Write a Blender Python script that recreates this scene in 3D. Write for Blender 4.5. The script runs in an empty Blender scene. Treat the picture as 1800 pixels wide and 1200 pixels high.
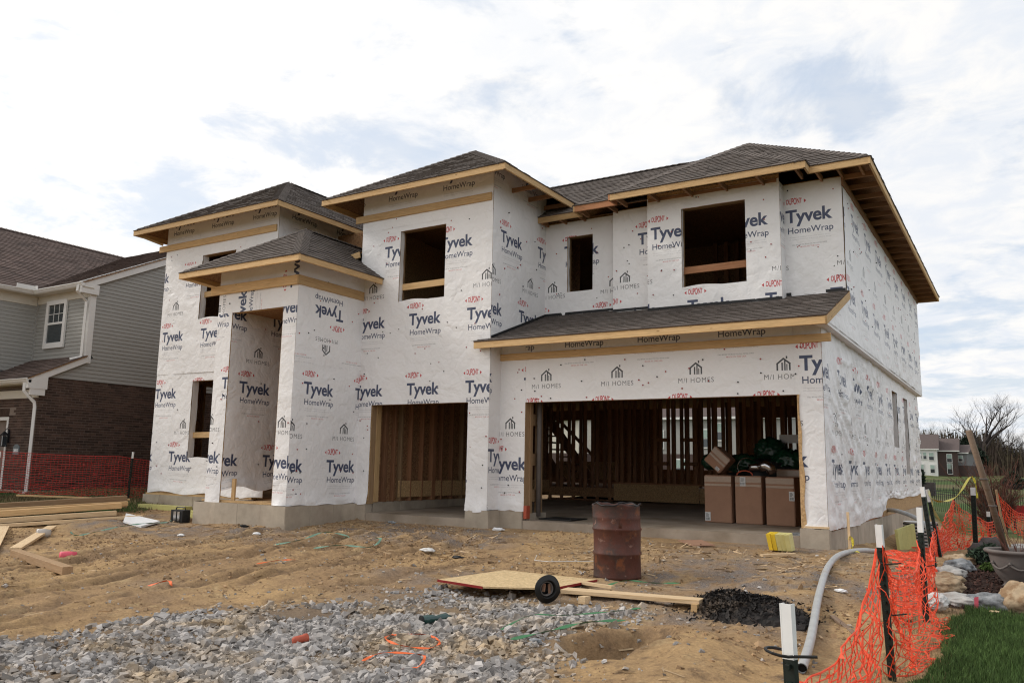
import bpy, bmesh, math, random
import numpy as np
from mathutils import Vector, Matrix, noise as mnoise
random.seed(7); RNG = np.random.default_rng(11)
sc = bpy.context.scene
COL = sc.collection

# ------------------------------------------------------------------ camera
cam_d = bpy.data.cameras.new('camera'); cam = bpy.data.objects.new('camera', cam_d); COL.objects.link(cam)
CAM = Vector((0.0, -12.95, 0.966))
_y, _p, _r = -0.557686, 0.150962, 0.0186657
_f = Vector((math.sin(_y)*math.cos(_p), math.cos(_y)*math.cos(_p), math.sin(_p)))
_rt = Vector((math.cos(_y), -math.sin(_y), 0)); _up = _rt.cross(_f)
_r2 = _rt*math.cos(_r) + _up*math.sin(_r); _u2 = -_rt*math.sin(_r) + _up*math.cos(_r)
M = Matrix((( _r2.x, _u2.x, -_f.x, CAM.x), (_r2.y, _u2.y, -_f.y, CAM.y), (_r2.z, _u2.z, -_f.z, CAM.z), (0, 0, 0, 1)))
cam.matrix_world = M
cam_d.lens = 36*1437.5/1800; cam_d.sensor_width = 36; cam_d.clip_start = 0.05; cam_d.clip_end = 6000
sc.camera = cam

# ------------------------------------------------------------------ light
SUN_AZ = math.radians(-108)     # east of +Y is positive; the sun is behind thin cloud off to the left
SUN_EL = math.radians(36)
w = bpy.data.worlds.new('World'); sc.world = w; w.use_nodes = True
nt = w.node_tree; nt.nodes.clear(); N = nt.nodes; Lk = nt.links
out = N.new('ShaderNodeOutputWorld'); bg = N.new('ShaderNodeBackground'); bg.inputs[1].default_value = 0.1
sky = N.new('ShaderNodeTexSky'); sky.sky_type = 'NISHITA'; sky.sun_disc = False
sky.sun_elevation = SUN_EL; sky.sun_rotation = SUN_AZ; sky.dust_density = 2.0; sky.ozone_density = 2.0
tc = N.new('ShaderNodeTexCoord'); sx = N.new('ShaderNodeSeparateXYZ'); Lk.new(tc.outputs['Generated'], sx.inputs[0])
def mth(op, a, b=None, clamp=False):
    n = N.new('ShaderNodeMath'); n.operation = op; n.use_clamp = clamp
    for i, v in enumerate((a, b)):
        if v is None: continue
        if isinstance(v, (int, float)): n.inputs[i].default_value = v
        else: Lk.new(v, n.inputs[i])
    return n.outputs[0]
zz = mth('ADD', mth('MAXIMUM', sx.outputs[2], 0.0), 0.16)
cx = mth('DIVIDE', sx.outputs[0], zz); cy = mth('DIVIDE', sx.outputs[1], zz)
cv = N.new('ShaderNodeCombineXYZ'); Lk.new(cx, cv.inputs[0]); Lk.new(cy, cv.inputs[1]); cv.inputs[2].default_value = 1.7
def cl(scale, detail, rough, lo, hi, dist=0.0):
    n = N.new('ShaderNodeTexNoise'); n.inputs['Scale'].default_value = scale; n.inputs['Detail'].default_value = detail
    n.inputs['Roughness'].default_value = rough; n.inputs['Distortion'].default_value = dist
    Lk.new(cv.outputs[0], n.inputs['Vector'])
    m = N.new('ShaderNodeMapRange'); m.inputs[1].default_value = lo; m.inputs[2].default_value = hi
    m.interpolation_type = 'SMOOTHSTEP'; Lk.new(n.outputs[0], m.inputs[0]); return m.outputs[0]
cover = cl(2.9, 8, 0.60, 0.36, 0.52, 0.3)       # where there is cloud at all
thick = cl(6.8, 7, 0.60, 0.34, 0.66, 0.4)      # puffs: bright tops, greyer bellies
big = cl(0.75, 3, 0.5, 0.34, 0.66)
sund = Vector((math.sin(SUN_AZ)*math.cos(SUN_EL), math.cos(SUN_AZ)*math.cos(SUN_EL), math.sin(SUN_EL)))
dt = N.new('ShaderNodeVectorMath'); dt.operation = 'DOT_PRODUCT'; Lk.new(tc.outputs['Generated'], dt.inputs[0]); dt.inputs[1].default_value = sund
glow = mth('POWER', mth('MAXIMUM', dt.outputs['Value'], 0.0), 1.6)
def mixc(f, a, b):
    n = N.new('ShaderNodeMix'); n.data_type = 'RGBA'
    if isinstance(f, float): n.inputs[0].default_value = f
    else: Lk.new(f, n.inputs[0])
    for i, v in ((6, a), (7, b)):
        if isinstance(v, tuple): n.inputs[i].default_value = (*v, 1)
        else: Lk.new(v, n.inputs[i])
    return n.outputs[2]
grey = mixc(thick, (7.0, 7.35, 7.9), (8.75, 8.55, 8.25))
cloud = mixc(mth('MULTIPLY', big, 0.35), grey, (7.5, 7.7, 8.1))
cloud = mixc(glow, cloud, (10.8, 10.3, 9.6))
skyb = mixc(0.45, sky.outputs[0], (5.4, 7.2, 9.6))
blue = mixc(0.50, skyb, cloud)                   # even the gaps are veiled
allc = mixc(cover, blue, cloud)
Lk.new(allc, bg.inputs[0]); Lk.new(bg.outputs[0], out.inputs[0])
sun_d = bpy.data.lights.new('sun', 'SUN'); sun = bpy.data.objects.new('sun', sun_d); COL.objects.link(sun)
sun_d.energy = 1.5; sun_d.angle = math.radians(14); sun_d.color = (1, 0.95, 0.88)
sun.rotation_euler = (-sund).to_track_quat('-Z', 'Y').to_euler(); sun.location = (0, 0, 40)
sc.view_settings.view_transform = 'Standard'; sc.view_settings.look = 'None'
sc.view_settings.exposure = 0.25; sc.view_settings.gamma = 1.0; sc.view_settings.use_curve_mapping = False
sc.cycles.filter_width = 1.15; sc.cycles.max_bounces = 6; sc.cycles.diffuse_bounces = 4; sc.cycles.use_denoising = True

# ------------------------------------------------------------------ materials
MATS = {}
def mat(name, color, rough=0.8, var=0.15, vscale=3.0, bump=0.0, bscale=40.0, metal=0.0, stretch=None, coord='Object',
        rand=0.0, color2=None, c2scale=1.0, c2lo=0.45, c2hi=0.6, shade=0.0, spec=0.3, bdist=0.01, extra=None):
    m = bpy.data.materials.new(name); m.use_nodes = True; MATS[name] = m
    t = m.node_tree; n = t.nodes; l = t.links; b = n['Principled BSDF']
    b.inputs['Roughness'].default_value = rough; b.inputs['Metallic'].default_value = metal
    b.inputs['Specular IOR Level'].default_value = spec
    tcn = n.new('ShaderNodeTexCoord'); mp = n.new('ShaderNodeMapping'); l.new(tcn.outputs[coord], mp.inputs[0])
    if stretch: mp.inputs['Scale'].default_value = stretch
    oi = None
    if rand:
        oi = n.new('ShaderNodeObjectInfo'); cm = n.new('ShaderNodeCombineXYZ')
        mu = n.new('ShaderNodeMath'); mu.operation = 'MULTIPLY'; l.new(oi.outputs['Random'], mu.inputs[0]); mu.inputs[1].default_value = 37.0
        l.new(mu.outputs[0], cm.inputs[0]); l.new(mu.outputs[0], cm.inputs[1]); l.new(cm.outputs[0], mp.inputs['Location'])
    def noise(s, d=5):
        x = n.new('ShaderNodeTexNoise'); x.inputs['Scale'].default_value = s; x.inputs['Detail'].default_value = d
        x.inputs['Roughness'].default_value = 0.6; l.new(mp.outputs[0], x.inputs['Vector']); return x.outputs[0]
    def mr(v, a, bb, c, d):
        x = n.new('ShaderNodeMapRange'); l.new(v, x.inputs[0])
        for i, q in enumerate((a, bb, c, d)): x.inputs[i+1].default_value = q
        return x.outputs[0]
    def mul(c, f):
        x = n.new('ShaderNodeVectorMath'); x.operation = 'SCALE'; l.new(c, x.inputs[0]); l.new(f, x.inputs['Scale']); return x.outputs[0]
    base = n.new('ShaderNodeRGB'); base.outputs[0].default_value = (*color, 1); cur = base.outputs[0]
    if color2:
        x = n.new('ShaderNodeMix'); x.data_type = 'RGBA'; l.new(mr(noise(c2scale, 6), c2lo, c2hi, 0, 1), x.inputs[0])
        l.new(cur, x.inputs[6]); x.inputs[7].default_value = (*color2, 1); cur = x.outputs[2]
    if extra: cur = extra(m, cur, mp, noise, mr)
    if var: cur = mul(cur, mr(noise(vscale), 0.25, 0.75, 1-var, 1+var))
    if rand: cur = mul(cur, mr(oi.outputs['Random'], 0, 1, 1-rand, 1+rand))
    if shade:
        a = n.new('ShaderNodeAttribute'); a.attribute_name = 'shade'; cur = mul(cur, mr(a.outputs['Fac'], 0, 1, 1-shade, 1+shade))
    l.new(cur, b.inputs['Base Color'])
    if bump:
        bp = n.new('ShaderNodeBump'); bp.inputs['Strength'].default_value = bump; bp.inputs['Distance'].default_value = bdist
        l.new(noise(bscale, 6), bp.inputs['Height']); l.new(bp.outputs[0], b.inputs['Normal'])
    return m
def wood(name, c, var=0.22, rand=0.18, rough=0.75):
    def ex(m, cur, mp, noise, mr):
        n = m.node_tree.nodes; l = m.node_tree.links
        v = n.new('ShaderNodeTexVoronoi'); v.inputs['Scale'].default_value = 1.0; l.new(mp.outputs[0], v.inputs['Vector'])
        m2 = n.new('ShaderNodeMapping'); m2.inputs['Scale'].default_value = (1.6, 0.32, 0.32); l.new(mp.outputs[0], m2.inputs[0])
        l.new(m2.outputs[0], v.inputs['Vector'])
        x = n.new('ShaderNodeMix'); x.data_type = 'RGBA'; l.new(mr(v.outputs['Distance'], 0.035, 0.075, 1, 0), x.inputs[0])
        l.new(cur, x.inputs[6]); x.inputs[7].default_value = (c[0]*0.4, c[1]*0.3, c[2]*0.22, 1); return x.outputs[2]
    return mat(name, c, rough, var, 4.0, 0.25, 9.0, stretch=(1.3, 24, 24), rand=rand, color2=(c[0]*0.78, c[1]*0.68, c[2]*0.55), c2scale=1.6, c2lo=0.5, c2hi=0.75, extra=ex)
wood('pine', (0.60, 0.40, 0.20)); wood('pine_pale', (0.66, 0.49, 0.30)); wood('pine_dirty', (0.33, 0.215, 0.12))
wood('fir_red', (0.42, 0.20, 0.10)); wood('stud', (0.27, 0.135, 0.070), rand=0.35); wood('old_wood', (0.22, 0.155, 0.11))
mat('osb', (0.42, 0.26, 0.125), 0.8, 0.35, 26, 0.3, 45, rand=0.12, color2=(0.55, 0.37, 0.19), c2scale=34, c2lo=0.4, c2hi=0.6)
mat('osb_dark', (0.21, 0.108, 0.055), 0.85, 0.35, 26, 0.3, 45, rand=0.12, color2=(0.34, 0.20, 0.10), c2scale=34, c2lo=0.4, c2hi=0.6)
mat('osb_pale', (0.50, 0.36, 0.19), 0.8, 0.3, 30, 0.3, 45, color2=(0.62, 0.47, 0.27), c2scale=40, c2lo=0.4, c2hi=0.6)
mat('concrete', (0.43, 0.37, 0.295), 0.9, 0.22, 2.2, 0.35, 30, rand=0.07, color2=(0.32, 0.265, 0.21), c2scale=1.3, c2lo=0.45, c2hi=0.7)
mat('slab', (0.36, 0.30, 0.24), 0.75, 0.2, 1.5, 0.15, 30, color2=(0.22, 0.17, 0.12), c2scale=0.9, c2lo=0.42, c2hi=0.66)
mat('shingle', (0.130, 0.109, 0.097), 0.95, 0.28, 40, 0.5, 260, shade=0.38, rand=0.0)
mat('shingle_brown', (0.125, 0.090, 0.078), 0.95, 0.28, 30, 0.5, 200, shade=0.5)
mat('brick', (0.082, 0.050, 0.038), 0.9, 0.3, 30, 0.3, 90, rand=0.30, shade=0.30, color2=(0.060, 0.038, 0.030), c2scale=3, c2lo=0.4, c2hi=0.6)
mat('mortar', (0.24, 0.19, 0.16), 0.95, 0.15, 20, 0.2, 90)
mat('siding', (0.335, 0.33, 0.31), 0.6, 0.05, 8, 0.08, 60, rand=0.03)
mat('white_trim', (0.72, 0.71, 0.69), 0.5, 0.05, 3); mat('cream_trim', (0.62, 0.58, 0.50), 0.55, 0.05, 3)
mat('glass', (0.035, 0.045, 0.05), 0.08, 0.1, 2, spec=0.8); mat('curtain', (0.33, 0.42, 0.38), 0.8, 0.2, 6)
mat('black_metal', (0.018, 0.018, 0.02), 0.5, 0.2, 20); mat('grey_plaque', (0.16, 0.18, 0.19), 0.6, 0.1, 20)
mat('white_paint', (0.78, 0.78, 0.77), 0.45, 0.06, 12, 0.05, 40)
mat('orange_net', (0.86, 0.125, 0.055), 0.5, 0.15, 8); mat('red_net', (0.52, 0.04, 0.03), 0.55, 0.15, 8); mat('pink_plastic', (0.75, 0.12, 0.17), 0.5, 0.1, 20)
mat('pvc', (0.42, 0.43, 0.43), 0.4, 0.12, 8, 0.05, 30, color2=(0.38, 0.30, 0.22), c2scale=2.2, c2lo=0.6, c2hi=0.72)
mat('dark_hole', (0.006, 0.006, 0.006), 0.9, 0); mat('black_rubber', (0.014, 0.014, 0.014), 0.45, 0.2, 20, 0.1, 60)
mat('cardboard', (0.33, 0.19, 0.125), 0.85, 0.10, 5, 0.06, 40, rand=0.05); mat('tape', (0.36, 0.26, 0.19), 0.25, 0.1, 20, spec=0.6)
mat('label', (0.62, 0.62, 0.61), 0.6, 0.05, 20); mat('ink', (0.02, 0.02, 0.025), 0.7, 0)
mat('green_bag', (0.004, 0.040, 0.018), 0.35, 0.3, 8, 0.2, 20, spec=0.6); mat('duct', (0.55, 0.55, 0.56), 0.22, 0.1, 6, metal=1.0)
mat('yellow', (0.75, 0.52, 0.04), 0.5, 0.1, 9); mat('yellow_pale', (0.62, 0.56, 0.24), 0.5, 0.1, 9); mat('well_yellow', (0.55, 0.52, 0.20), 0.6, 0.1, 9)
mat('tape_yellow', (0.62, 0.52, 0.05), 0.5, 0.2, 15); mat('green_strap', (0.06, 0.19, 0.085), 0.45, 0.2, 15); mat('teal_strap', (0.19, 0.33, 0.25), 0.45, 0.2, 15)
mat('bottle', (0.008, 0.05, 0.045), 0.15, 0.2, 10, spec=0.8); mat('terracotta', (0.42, 0.09, 0.05), 0.55, 0.2, 30)
mat('ribbon', (0.78, 0.15, 0.04), 0.5, 0.2, 15); mat('foam', (0.78, 0.79, 0.80), 0.7, 0.05, 20); mat('clear_cup', (0.50, 0.46, 0.42), 0.2, 0.1, 10)
mat('red_edge', (0.22, 0.012, 0.012), 0.6, 0.2, 20)
mat('urn', (0.155, 0.135, 0.125), 0.75, 0.15, 6, 0.2, 40); mat('soil', (0.03, 0.02, 0.016), 0.95, 0.3, 20, 0.6, 60)
mat('stone_grey', (0.30, 0.31, 0.32), 0.85, 0.3, 6, 0.6, 12, rand=0.15, color2=(0.15, 0.16, 0.17), c2scale=9, bdist=0.03)
mat('stone_tan', (0.42, 0.32, 0.21), 0.9, 0.25, 6, 0.6, 12, rand=0.15, color2=(0.25, 0.16, 0.09), c2scale=7, bdist=0.03)
mat('stone_dark', (0.075, 0.062, 0.06), 0.8, 0.3, 4, 0.5, 10, rand=0.1, bdist=0.03); mat('stone_pale', (0.42, 0.41, 0.39), 0.9, 0.25, 5, 0.5, 9, bdist=0.03)
mat('conifer', (0.03, 0.05, 0.03), 0.9, 0.3, 9, shade=0.5); mat('moss', (0.06, 0.10, 0.02), 0.9, 0.3, 9, shade=0.4)
mat('bark', (0.085, 0.068, 0.06), 0.95, 0.25, 3, 0.4, 12); mat('twig', (0.055, 0.045, 0.043), 0.95, 0.2, 1, shade=0.3); mat('twig_red', (0.13, 0.055, 0.04), 0.9, 0.25, 2, shade=0.45)
mat('thicket', (0.075, 0.055, 0.045), 0.95, 0.4, 0.3, shade=0.5, color2=(0.10, 0.085, 0.05), c2scale=0.1)
mat('evergreen', (0.022, 0.035, 0.022), 0.95, 0.3, 1, shade=0.5)
mat('far_brown', (0.085, 0.058, 0.052), 0.9, 0.1, 2); mat('far_grey', (0.20, 0.20, 0.205), 0.8, 0.08, 2); mat('far_roof', (0.11, 0.085, 0.08), 0.95, 0.15, 3)
mat('ash', (0.016, 0.013, 0.012), 0.7, 0.6, 40, 0.8, 50, shade=0.8, color2=(0.09, 0.065, 0.045), c2scale=3.5, c2lo=0.52, c2hi=0.66)
mat('stone_gravel', (0.33, 0.31, 0.295), 0.9, 0.25, 12, 0.4, 80, shade=0.45, color2=(0.37, 0.285, 0.19), c2scale=1.6, c2lo=0.46, c2hi=0.64)
mat('clod', (0.31, 0.205, 0.115), 0.95, 0.25, 8, 0.4, 60, shade=0.35)
mat('chips', (0.42, 0.30, 0.18), 0.85, 0.2, 20, shade=0.45); mat('litter_white', (0.66, 0.65, 0.63), 0.6, 0.1, 20)
mat('mulch_chip', (0.055, 0.028, 0.022), 0.95, 0.4, 30, shade=0.7)
mat('grass_blade', (0.070, 0.118, 0.034), 0.7, 0.35, 1.3, shade=0.7, spec=0.2); mat('grass_dry', (0.17, 0.13, 0.065), 0.8, 0.25, 1.3, shade=0.5)
mat('rafter_wood', (0.28, 0.15, 0.08), 0.85, 0.25, 3, 0.2, 9, stretch=(1.3, 24, 24), rand=0.2)

# ------------------------------------------------------------------ helpers
class MB:
    """collects shapes and links them as ONE mesh object"""
    def __init__(s): s.v = []; s.f = []; s.sh = []; s.mi = []; s.c = 0; s.m = 0
    def poly(s, pts, shade=0.5):
        n = len(s.v); s.v += [tuple(p) for p in pts]; s.f.append(tuple(range(n, n+len(pts)))); s.sh.append(shade); s.mi.append(s.m)
    def hexa(s, p, shade=0.5):       # 8 corners: bottom ring 0-3, top ring 4-7
        n = len(s.v); s.v += [tuple(q) for q in p]
        for f in ((3,2,1,0),(4,5,6,7),(0,1,5,4),(1,2,6,5),(2,3,7,6),(3,0,4,7)): s.f.append(tuple(n+i for i in f)); s.sh.append(shade); s.mi.append(s.m)
    def box(s, x0, x1, y0, y1, z0, z1, shade=0.5):
        s.hexa([(x0,y0,z0),(x1,y0,z0),(x1,y1,z0),(x0,y1,z0),(x0,y0,z1),(x1,y0,z1),(x1,y1,z1),(x0,y1,z1)], shade)
    def bar(s, a, b, w, h, up=(0,0,1), shade=0.5):
        a = Vector(a); b = Vector(b); d = (b-a).normalized(); up = Vector(up)
        if abs(d.dot(up)) > 0.98: up = Vector((0,1,0))
        sd = d.cross(up).normalized()*w/2; u = sd.cross(d).normalized()*h/2
        s.hexa([a-sd-u, a+sd-u, b+sd-u, b-sd-u, a-sd+u, a+sd+u, b+sd+u, b-sd+u], shade)
    def tube(s, pts, r, n=8, cap=True, shade=0.5):
        pts = [Vector(p) for p in pts]; rs = r if isinstance(r, (list, tuple)) else [r]*len(pts)
        base = len(s.v); prev = None
        for i, p in enumerate(pts):
            d = (pts[min(i+1, len(pts)-1)] - pts[max(i-1, 0)]).normalized()
            if prev is None:
                a = Vector((0,0,1)) if abs(d.z) < 0.9 else Vector((1,0,0)); u = d.cross(a).normalized()
            else: u = (prev - d*prev.dot(d)).normalized()
            prev = u; v = d.cross(u)
            for k in range(n):
                t = 2*math.pi*k/n; s.v.append(tuple(p + (u*math.cos(t) + v*math.sin(t))*rs[i]))
        for i in range(len(pts)-1):
            for k in range(n):
                a = base+i*n+k; b = base+i*n+(k+1) % n; s.f.append((a, b, b+n, a+n)); s.sh.append(shade); s.mi.append(s.m)
        if cap:
            s.f.append(tuple(base+k for k in range(n))[::-1]); s.sh.append(shade); s.mi.append(s.m)
            s.f.append(tuple(base+(len(pts)-1)*n+k for k in range(n))); s.sh.append(shade); s.mi.append(s.m)
    def lathe(s, prof, c=(0,0,0), n=32, shade=0.5, wob=None):
        base = len(s.v)
        for i, (r, z) in enumerate(prof):
            for k in range(n):
                t = 2*math.pi*k/n; q = wob(t, z) if wob else (0, 0)
                s.v.append((c[0]+(r+q[0])*math.cos(t), c[1]+(r+q[0])*math.sin(t), c[2]+z+q[1]))
        for i in range(len(prof)-1):
            for k in range(n):
                a = base+i*n+k; b = base+i*n+(k+1) % n; s.f.append((a, b, b+n, a+n)); s.sh.append(shade); s.mi.append(s.m)
    def mesh(s, name, mats, smooth=False):
        me = bpy.data.meshes.new(name); me.from_pydata(s.v, [], s.f)
        for mn in (mats if isinstance(mats, (list, tuple)) else [mats]): me.materials.append(MATS[mn])
        if s.sh:
            a = me.attributes.new('shade', 'FLOAT', 'FACE'); a.data.foreach_set('value', s.sh)
            me.polygons.foreach_set('material_index', s.mi)
        if smooth: me.polygons.foreach_set('use_smooth', [True]*len(s.f))
        me.update(); return me
    def build(s, name, mats, parent=None, smooth=False, kind=None, **tags):
        return link(name, s.mesh(name, mats, smooth), parent, kind=kind, **tags)
def wm(o):
    m = o.matrix_basis.copy(); p = o.parent
    while p: m = p.matrix_basis @ m; p = p.parent
    return m
def link(name, data, parent=None, matrix=None, kind=None, label=None, cat=None, group=None):
    o = bpy.data.objects.new(name, data); COL.objects.link(o)
    m = matrix if matrix is not None else Matrix.Identity(4)
    if parent: o.parent = parent; m = wm(parent).inverted() @ m
    o.matrix_basis = m
    if kind: o['kind'] = kind
    if label: o['label'] = label
    if cat: o['category'] = cat
    if group: o['group'] = group
    return o
def thing(name, label, cat, loc=(0,0,0), rz=0.0, group=None):
    return link(name, None, None, Matrix.Translation(loc) @ Matrix.Rotation(rz, 4, 'Z'), label=label, cat=cat, group=group)
_bc = {}
def unit_beam(L, w_, h, mn):
    k = (round(L, 3), round(w_, 3), round(h, 3), mn)
    if k not in _bc:
        b = MB(); b.box(0, L, -w_/2, w_/2, -h/2, h/2); _bc[k] = b.mesh('beam', mn)
        bm = bmesh.new(); bm.from_mesh(_bc[k]); 
        if min(w_, h) > 0.03: bmesh.ops.bevel(bm, geom=bm.edges[:], offset=0.003, segments=1, affect='EDGES')
        bm.to_mesh(_bc[k]); bm.free()
    return _bc[k]
def beam(name, a, b, w_, h, mn, parent=None, up=(0,0,1), **tags):
    a = Vector(a); b = Vector(b); d = b-a; L = d.length; x = d/L; up = Vector(up)
    if abs(x.dot(up)) > 0.98: up = Vector((0,1,0))
    y = up.cross(x).normalized(); z = x.cross(y)
    m = Matrix(((x.x,y.x,z.x,a.x),(x.y,y.y,z.y,a.y),(x.z,y.z,z.z,a.z),(0,0,0,1)))
    return link(name, unit_beam(L, w_, h, mn), parent, m, **tags)
def boxo(name, x0, x1, y0, y1, z0, z1, mn, parent=None, **tags):
    b = MB(); b.box(x0, x1, y0, y1, z0, z1); return b.build(name, mn, parent, **tags)
# vectorised value noise
def _h(ix, iy, seed):
    n = (ix.astype(np.int64)*374761393 + iy.astype(np.int64)*668265263 + seed*974711) & 0xffffffff
    n = ((n ^ (n >> 13))*1274126177) & 0xffffffff; n = (n ^ (n >> 16)) & 0xffffff
    return n/float(0xffffff)
def vn(x, y, seed=0):
    x = np.asarray(x, float); y = np.asarray(y, float); ix = np.floor(x); iy = np.floor(y); fx = x-ix; fy = y-iy
    fx = fx*fx*fx*(fx*(fx*6-15)+10); fy = fy*fy*fy*(fy*(fy*6-15)+10)
    a = _h(ix, iy, seed); b = _h(ix+1, iy, seed); c = _h(ix, iy+1, seed); d = _h(ix+1, iy+1, seed)
    return (a+(b-a)*fx) + ((c+(d-c)*fx) - (a+(b-a)*fx))*fy
def fbm(x, y, o=4, seed=0, rough=0.5):
    s = 0; a = 1.0; t = 0
    for i in range(o): s = s + a*(vn(x*2**i+i*17.3, y*2**i-i*9.1, seed+i)*2-1); t += a; a *= rough
    return s/t
def sst(a, b, x):
    t = np.clip((np.asarray(x, float)-a)/(b-a), 0, 1); return t*t*(3-2*t)

# ------------------------------------------------------------------ terrain
GRAVEL = [(-9.3,-10.9),(-8.3,-9.9),(-7.6,-8.5),(-7.53,-7.75),(-7.1,-7.0),(-6.5,-6.6),(-6.2,-5.95),(-5.9,-5.2),(-5.0,-5.0),(-4.3,-5.2),(-3.4,-5.05),(-3.0,-5.25),(-3.15,-5.75),(-3.3,-6.3),(-3.0,-6.9),(-2.75,-7.6),(-2.3,-8.5),(-2.0,-10.9)]
def inside(poly, x, y):
    x = np.asarray(x, float); y = np.asarray(y, float); r = np.zeros(x.shape, bool); n = len(poly); j = n-1
    for i in range(n):
        xi, yi = poly[i]; xj, yj = poly[j]
        c = ((yi > y) != (yj > y)) & (x < (xj-xi)*(y-yi)/((yj-yi) if yj != yi else 1e-9)+xi); r ^= c; j = i
    return r
def edge_dist(poly, x, y):
    d = np.full(np.shape(x), 1e9); n = len(poly)
    for i in range(n):
        ax, ay = poly[i]; bx, by = poly[(i+1) % n]; dx = bx-ax; dy = by-ay
        t = np.clip(((x-ax)*dx+(y-ay)*dy)/(dx*dx+dy*dy), 0, 1); d = np.minimum(d, np.hypot(x-ax-t*dx, y-ay-t*dy))
    return d
def g0(x, y):
    x = np.asarray(x, float); y = np.asarray(y, float)
    z = -.15-.055*np.clip(-y-.3, 0, 9.6) - .02*(y > 0)*np.clip(y*4, 0, 1)
    z = z + .3*sst(-14.5, -20.5, x)*sst(-7, -2.5, y)
    r = sst(-3.2, -1.6, x)
    z = z - r*(.30*sst(-1.5, 4, y)+.45*sst(4, 14, y))
    z = z - sst(14, 40, y)*(.9-.45*r)
    z = z + 1.9*sst(70, 230, y) + 6*sst(250, 900, np.hypot(x, y))
    return z
def lawn_mask(x, y):       # the mown lawn at the lower right
    e = -0.72 + 0.10*(y+6.3)/2.6 + 0.05*np.sin(y*3.1) + 0.02*np.sin(y*11)
    return (x > e) & (y < -3.62+0.05*np.sin(x*9)) & (y > -14)
def bed_mask(x, y):
    return (x > -0.84+0.06*np.sin(y*2.3)-0.02*(y)) & (y >= -3.62) & (y < 6.5) & (x < 4)
def dirt_w(x, y):          # 1 where the bare churned earth lies
    return sst(-19.2, -16.5, x)*(1-sst(-.95, -.6, x)*(1-sst(7, 9, y)))*sst(-30, -14, y)*(1-sst(15, 18, y))
RUTS = ((-7.75, .055, 1), (-8.25, .075, 2), (-8.62, .05, 3), (-9.55, .085, 4), (-9.95, .06, 5), (-10.6, .05, 7), (-11.4, .07, 6), (-11.85, .05, 8), (-6.6, .03, 9))
def rut_x(y, off): return off + .14*np.sin(y*.5+off*.6) + .02*np.sin(y*1.9+off*3) + .07*(y+5)
def g(x, y):
    x = np.asarray(x, float); y = np.asarray(y, float); z = g0(x, y)
    dw = dirt_w(x, y)*sst(.1, -.8, y+0*x*1.0) if False else dirt_w(x, y)
    front = sst(0.0, -1.2, y) + sst(-3.0, -2.4, x)*sst(-1.2, 0, y)
    front = np.clip(front, 0, 1)
    z = z + dw*front*(.055*fbm(x*.55, y*.55, 3, 5) + .045*fbm(x*1.6, y*1.9, 3, 9) + .018*fbm(x*5, y*5, 3, 13))
    gm = inside(GRAVEL, x, y)
    rough = dw*front*np.where(gm, .2, 1.0)*(.35+.65*sst(.42, .6, vn(x*.8+3, y*.8, 77)))
    z = z + rough*(.026*np.abs(fbm(x*9, y*12, 2, 33)) + .012*np.abs(fbm(x*27, y*30, 2, 41)) - .010)
    # tyre ruts running from the lower left up to the small garage
    for (off, dep, sd) in RUTS:
        d = (x-rut_x(y, off))/.13
        am = dep*(.25+1.0*vn(y*.9, x*0+off*7, sd))*(1-sst(-2.2, -1.3, y))*(1+.5*fbm(x*5, y*5, 2, 61))
        z = z + .85*am*(-np.exp(-d*d) + .65*np.exp(-((np.abs(d)-1.75)/.7)**2))*(1-.85*gm)
    # dug hole and its rim, and little hollows by the garage
    def pit(px, py, rx, ry, dep, rim):
        d = np.sqrt(((x-px)/rx)**2+((y-py)/ry)**2); return -dep*np.exp(-d**4) + rim*np.exp(-((d-1.35)/.35)**2)
    z = z + pit(-2.95+.10*np.sin(y*5)+.12*fbm(x*3, y*3, 2, 71), -6.42+.15*fbm(x*2.5+9, y*2.5, 2, 72), .27, .42, .22, .03) + .13*np.exp(-(((x+2.25)/.38)**2+((y+6.5)/.75)**2)) + .05*np.exp(-(((x+2.4)/.5)**2+((y+3.4)/.5)**2)) + pit(-8.15, -1.9, .5, .3, .09, .03) + pit(-7.0, -1.6, .35, .25, .07, .03)
    z = z + .07*np.exp(-(((x+1.9)/.7)**2+((y+3.1)/1.6)**2)) + .06*np.exp(-(((x+2.0)/.5)**2+((y+7.4)/.9)**2))
    z = z + .10*np.exp(-(((x+6.0)/1.1)**2+((y+.75)/.28)**2)) + .05*np.exp(-(((x+11.5)/.9)**2+((y+2.75)/.25)**2))*(1-sst(-2.6,-2.3,y))
    z = z + .09*np.exp(-(((x+15.6)/.9)**2+((y+3.4)/.5)**2)) - .12*np.exp(-(((x+17.2)/.9)**2+((y+1.55)/.35)**2))
    z = z - .10*np.exp(-(((x+2.25)/.3)**2+((y-4.6)/1.2)**2))
    return z
def gz(x, y): return float(g(np.array([x]), np.array([y]))[0])
# ------------------------------------------------------------------ ground sheet
def spaced(a, b, st): return list(np.arange(a, b, st))
def grow(a, b, s0, k=1.28):
    r = []; s = s0; v = a; sg = 1 if b > a else -1
    while (b-v)*sg > 0: v += sg*s; s *= k; r.append(v)
    return r
GX = np.array(sorted(grow(-24, -3000, .5)+spaced(-24, -13.5, .12)+spaced(-13.5, 1.2, .034)+spaced(1.2, 3, .1)+grow(3, 3000, .3)))
GY = np.array(sorted(grow(-12, -3000, .2)+spaced(-12, -9.3, .07)+spaced(-9.3, .4, .034)+spaced(.4, 7, .12)+grow(7, 3200, .3, 1.12)))
XX, YY = np.meshgrid(GX, GY); ZZ = g(XX, YY)
me = bpy.data.meshes.new('ground'); nx = len(GX); ny = len(GY)
V = np.stack([XX, YY, ZZ], -1).reshape(-1, 3).astype(np.float32)
ii = (np.arange(ny-1)[:, None]*nx+np.arange(nx-1)[None, :]).reshape(-1)
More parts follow.
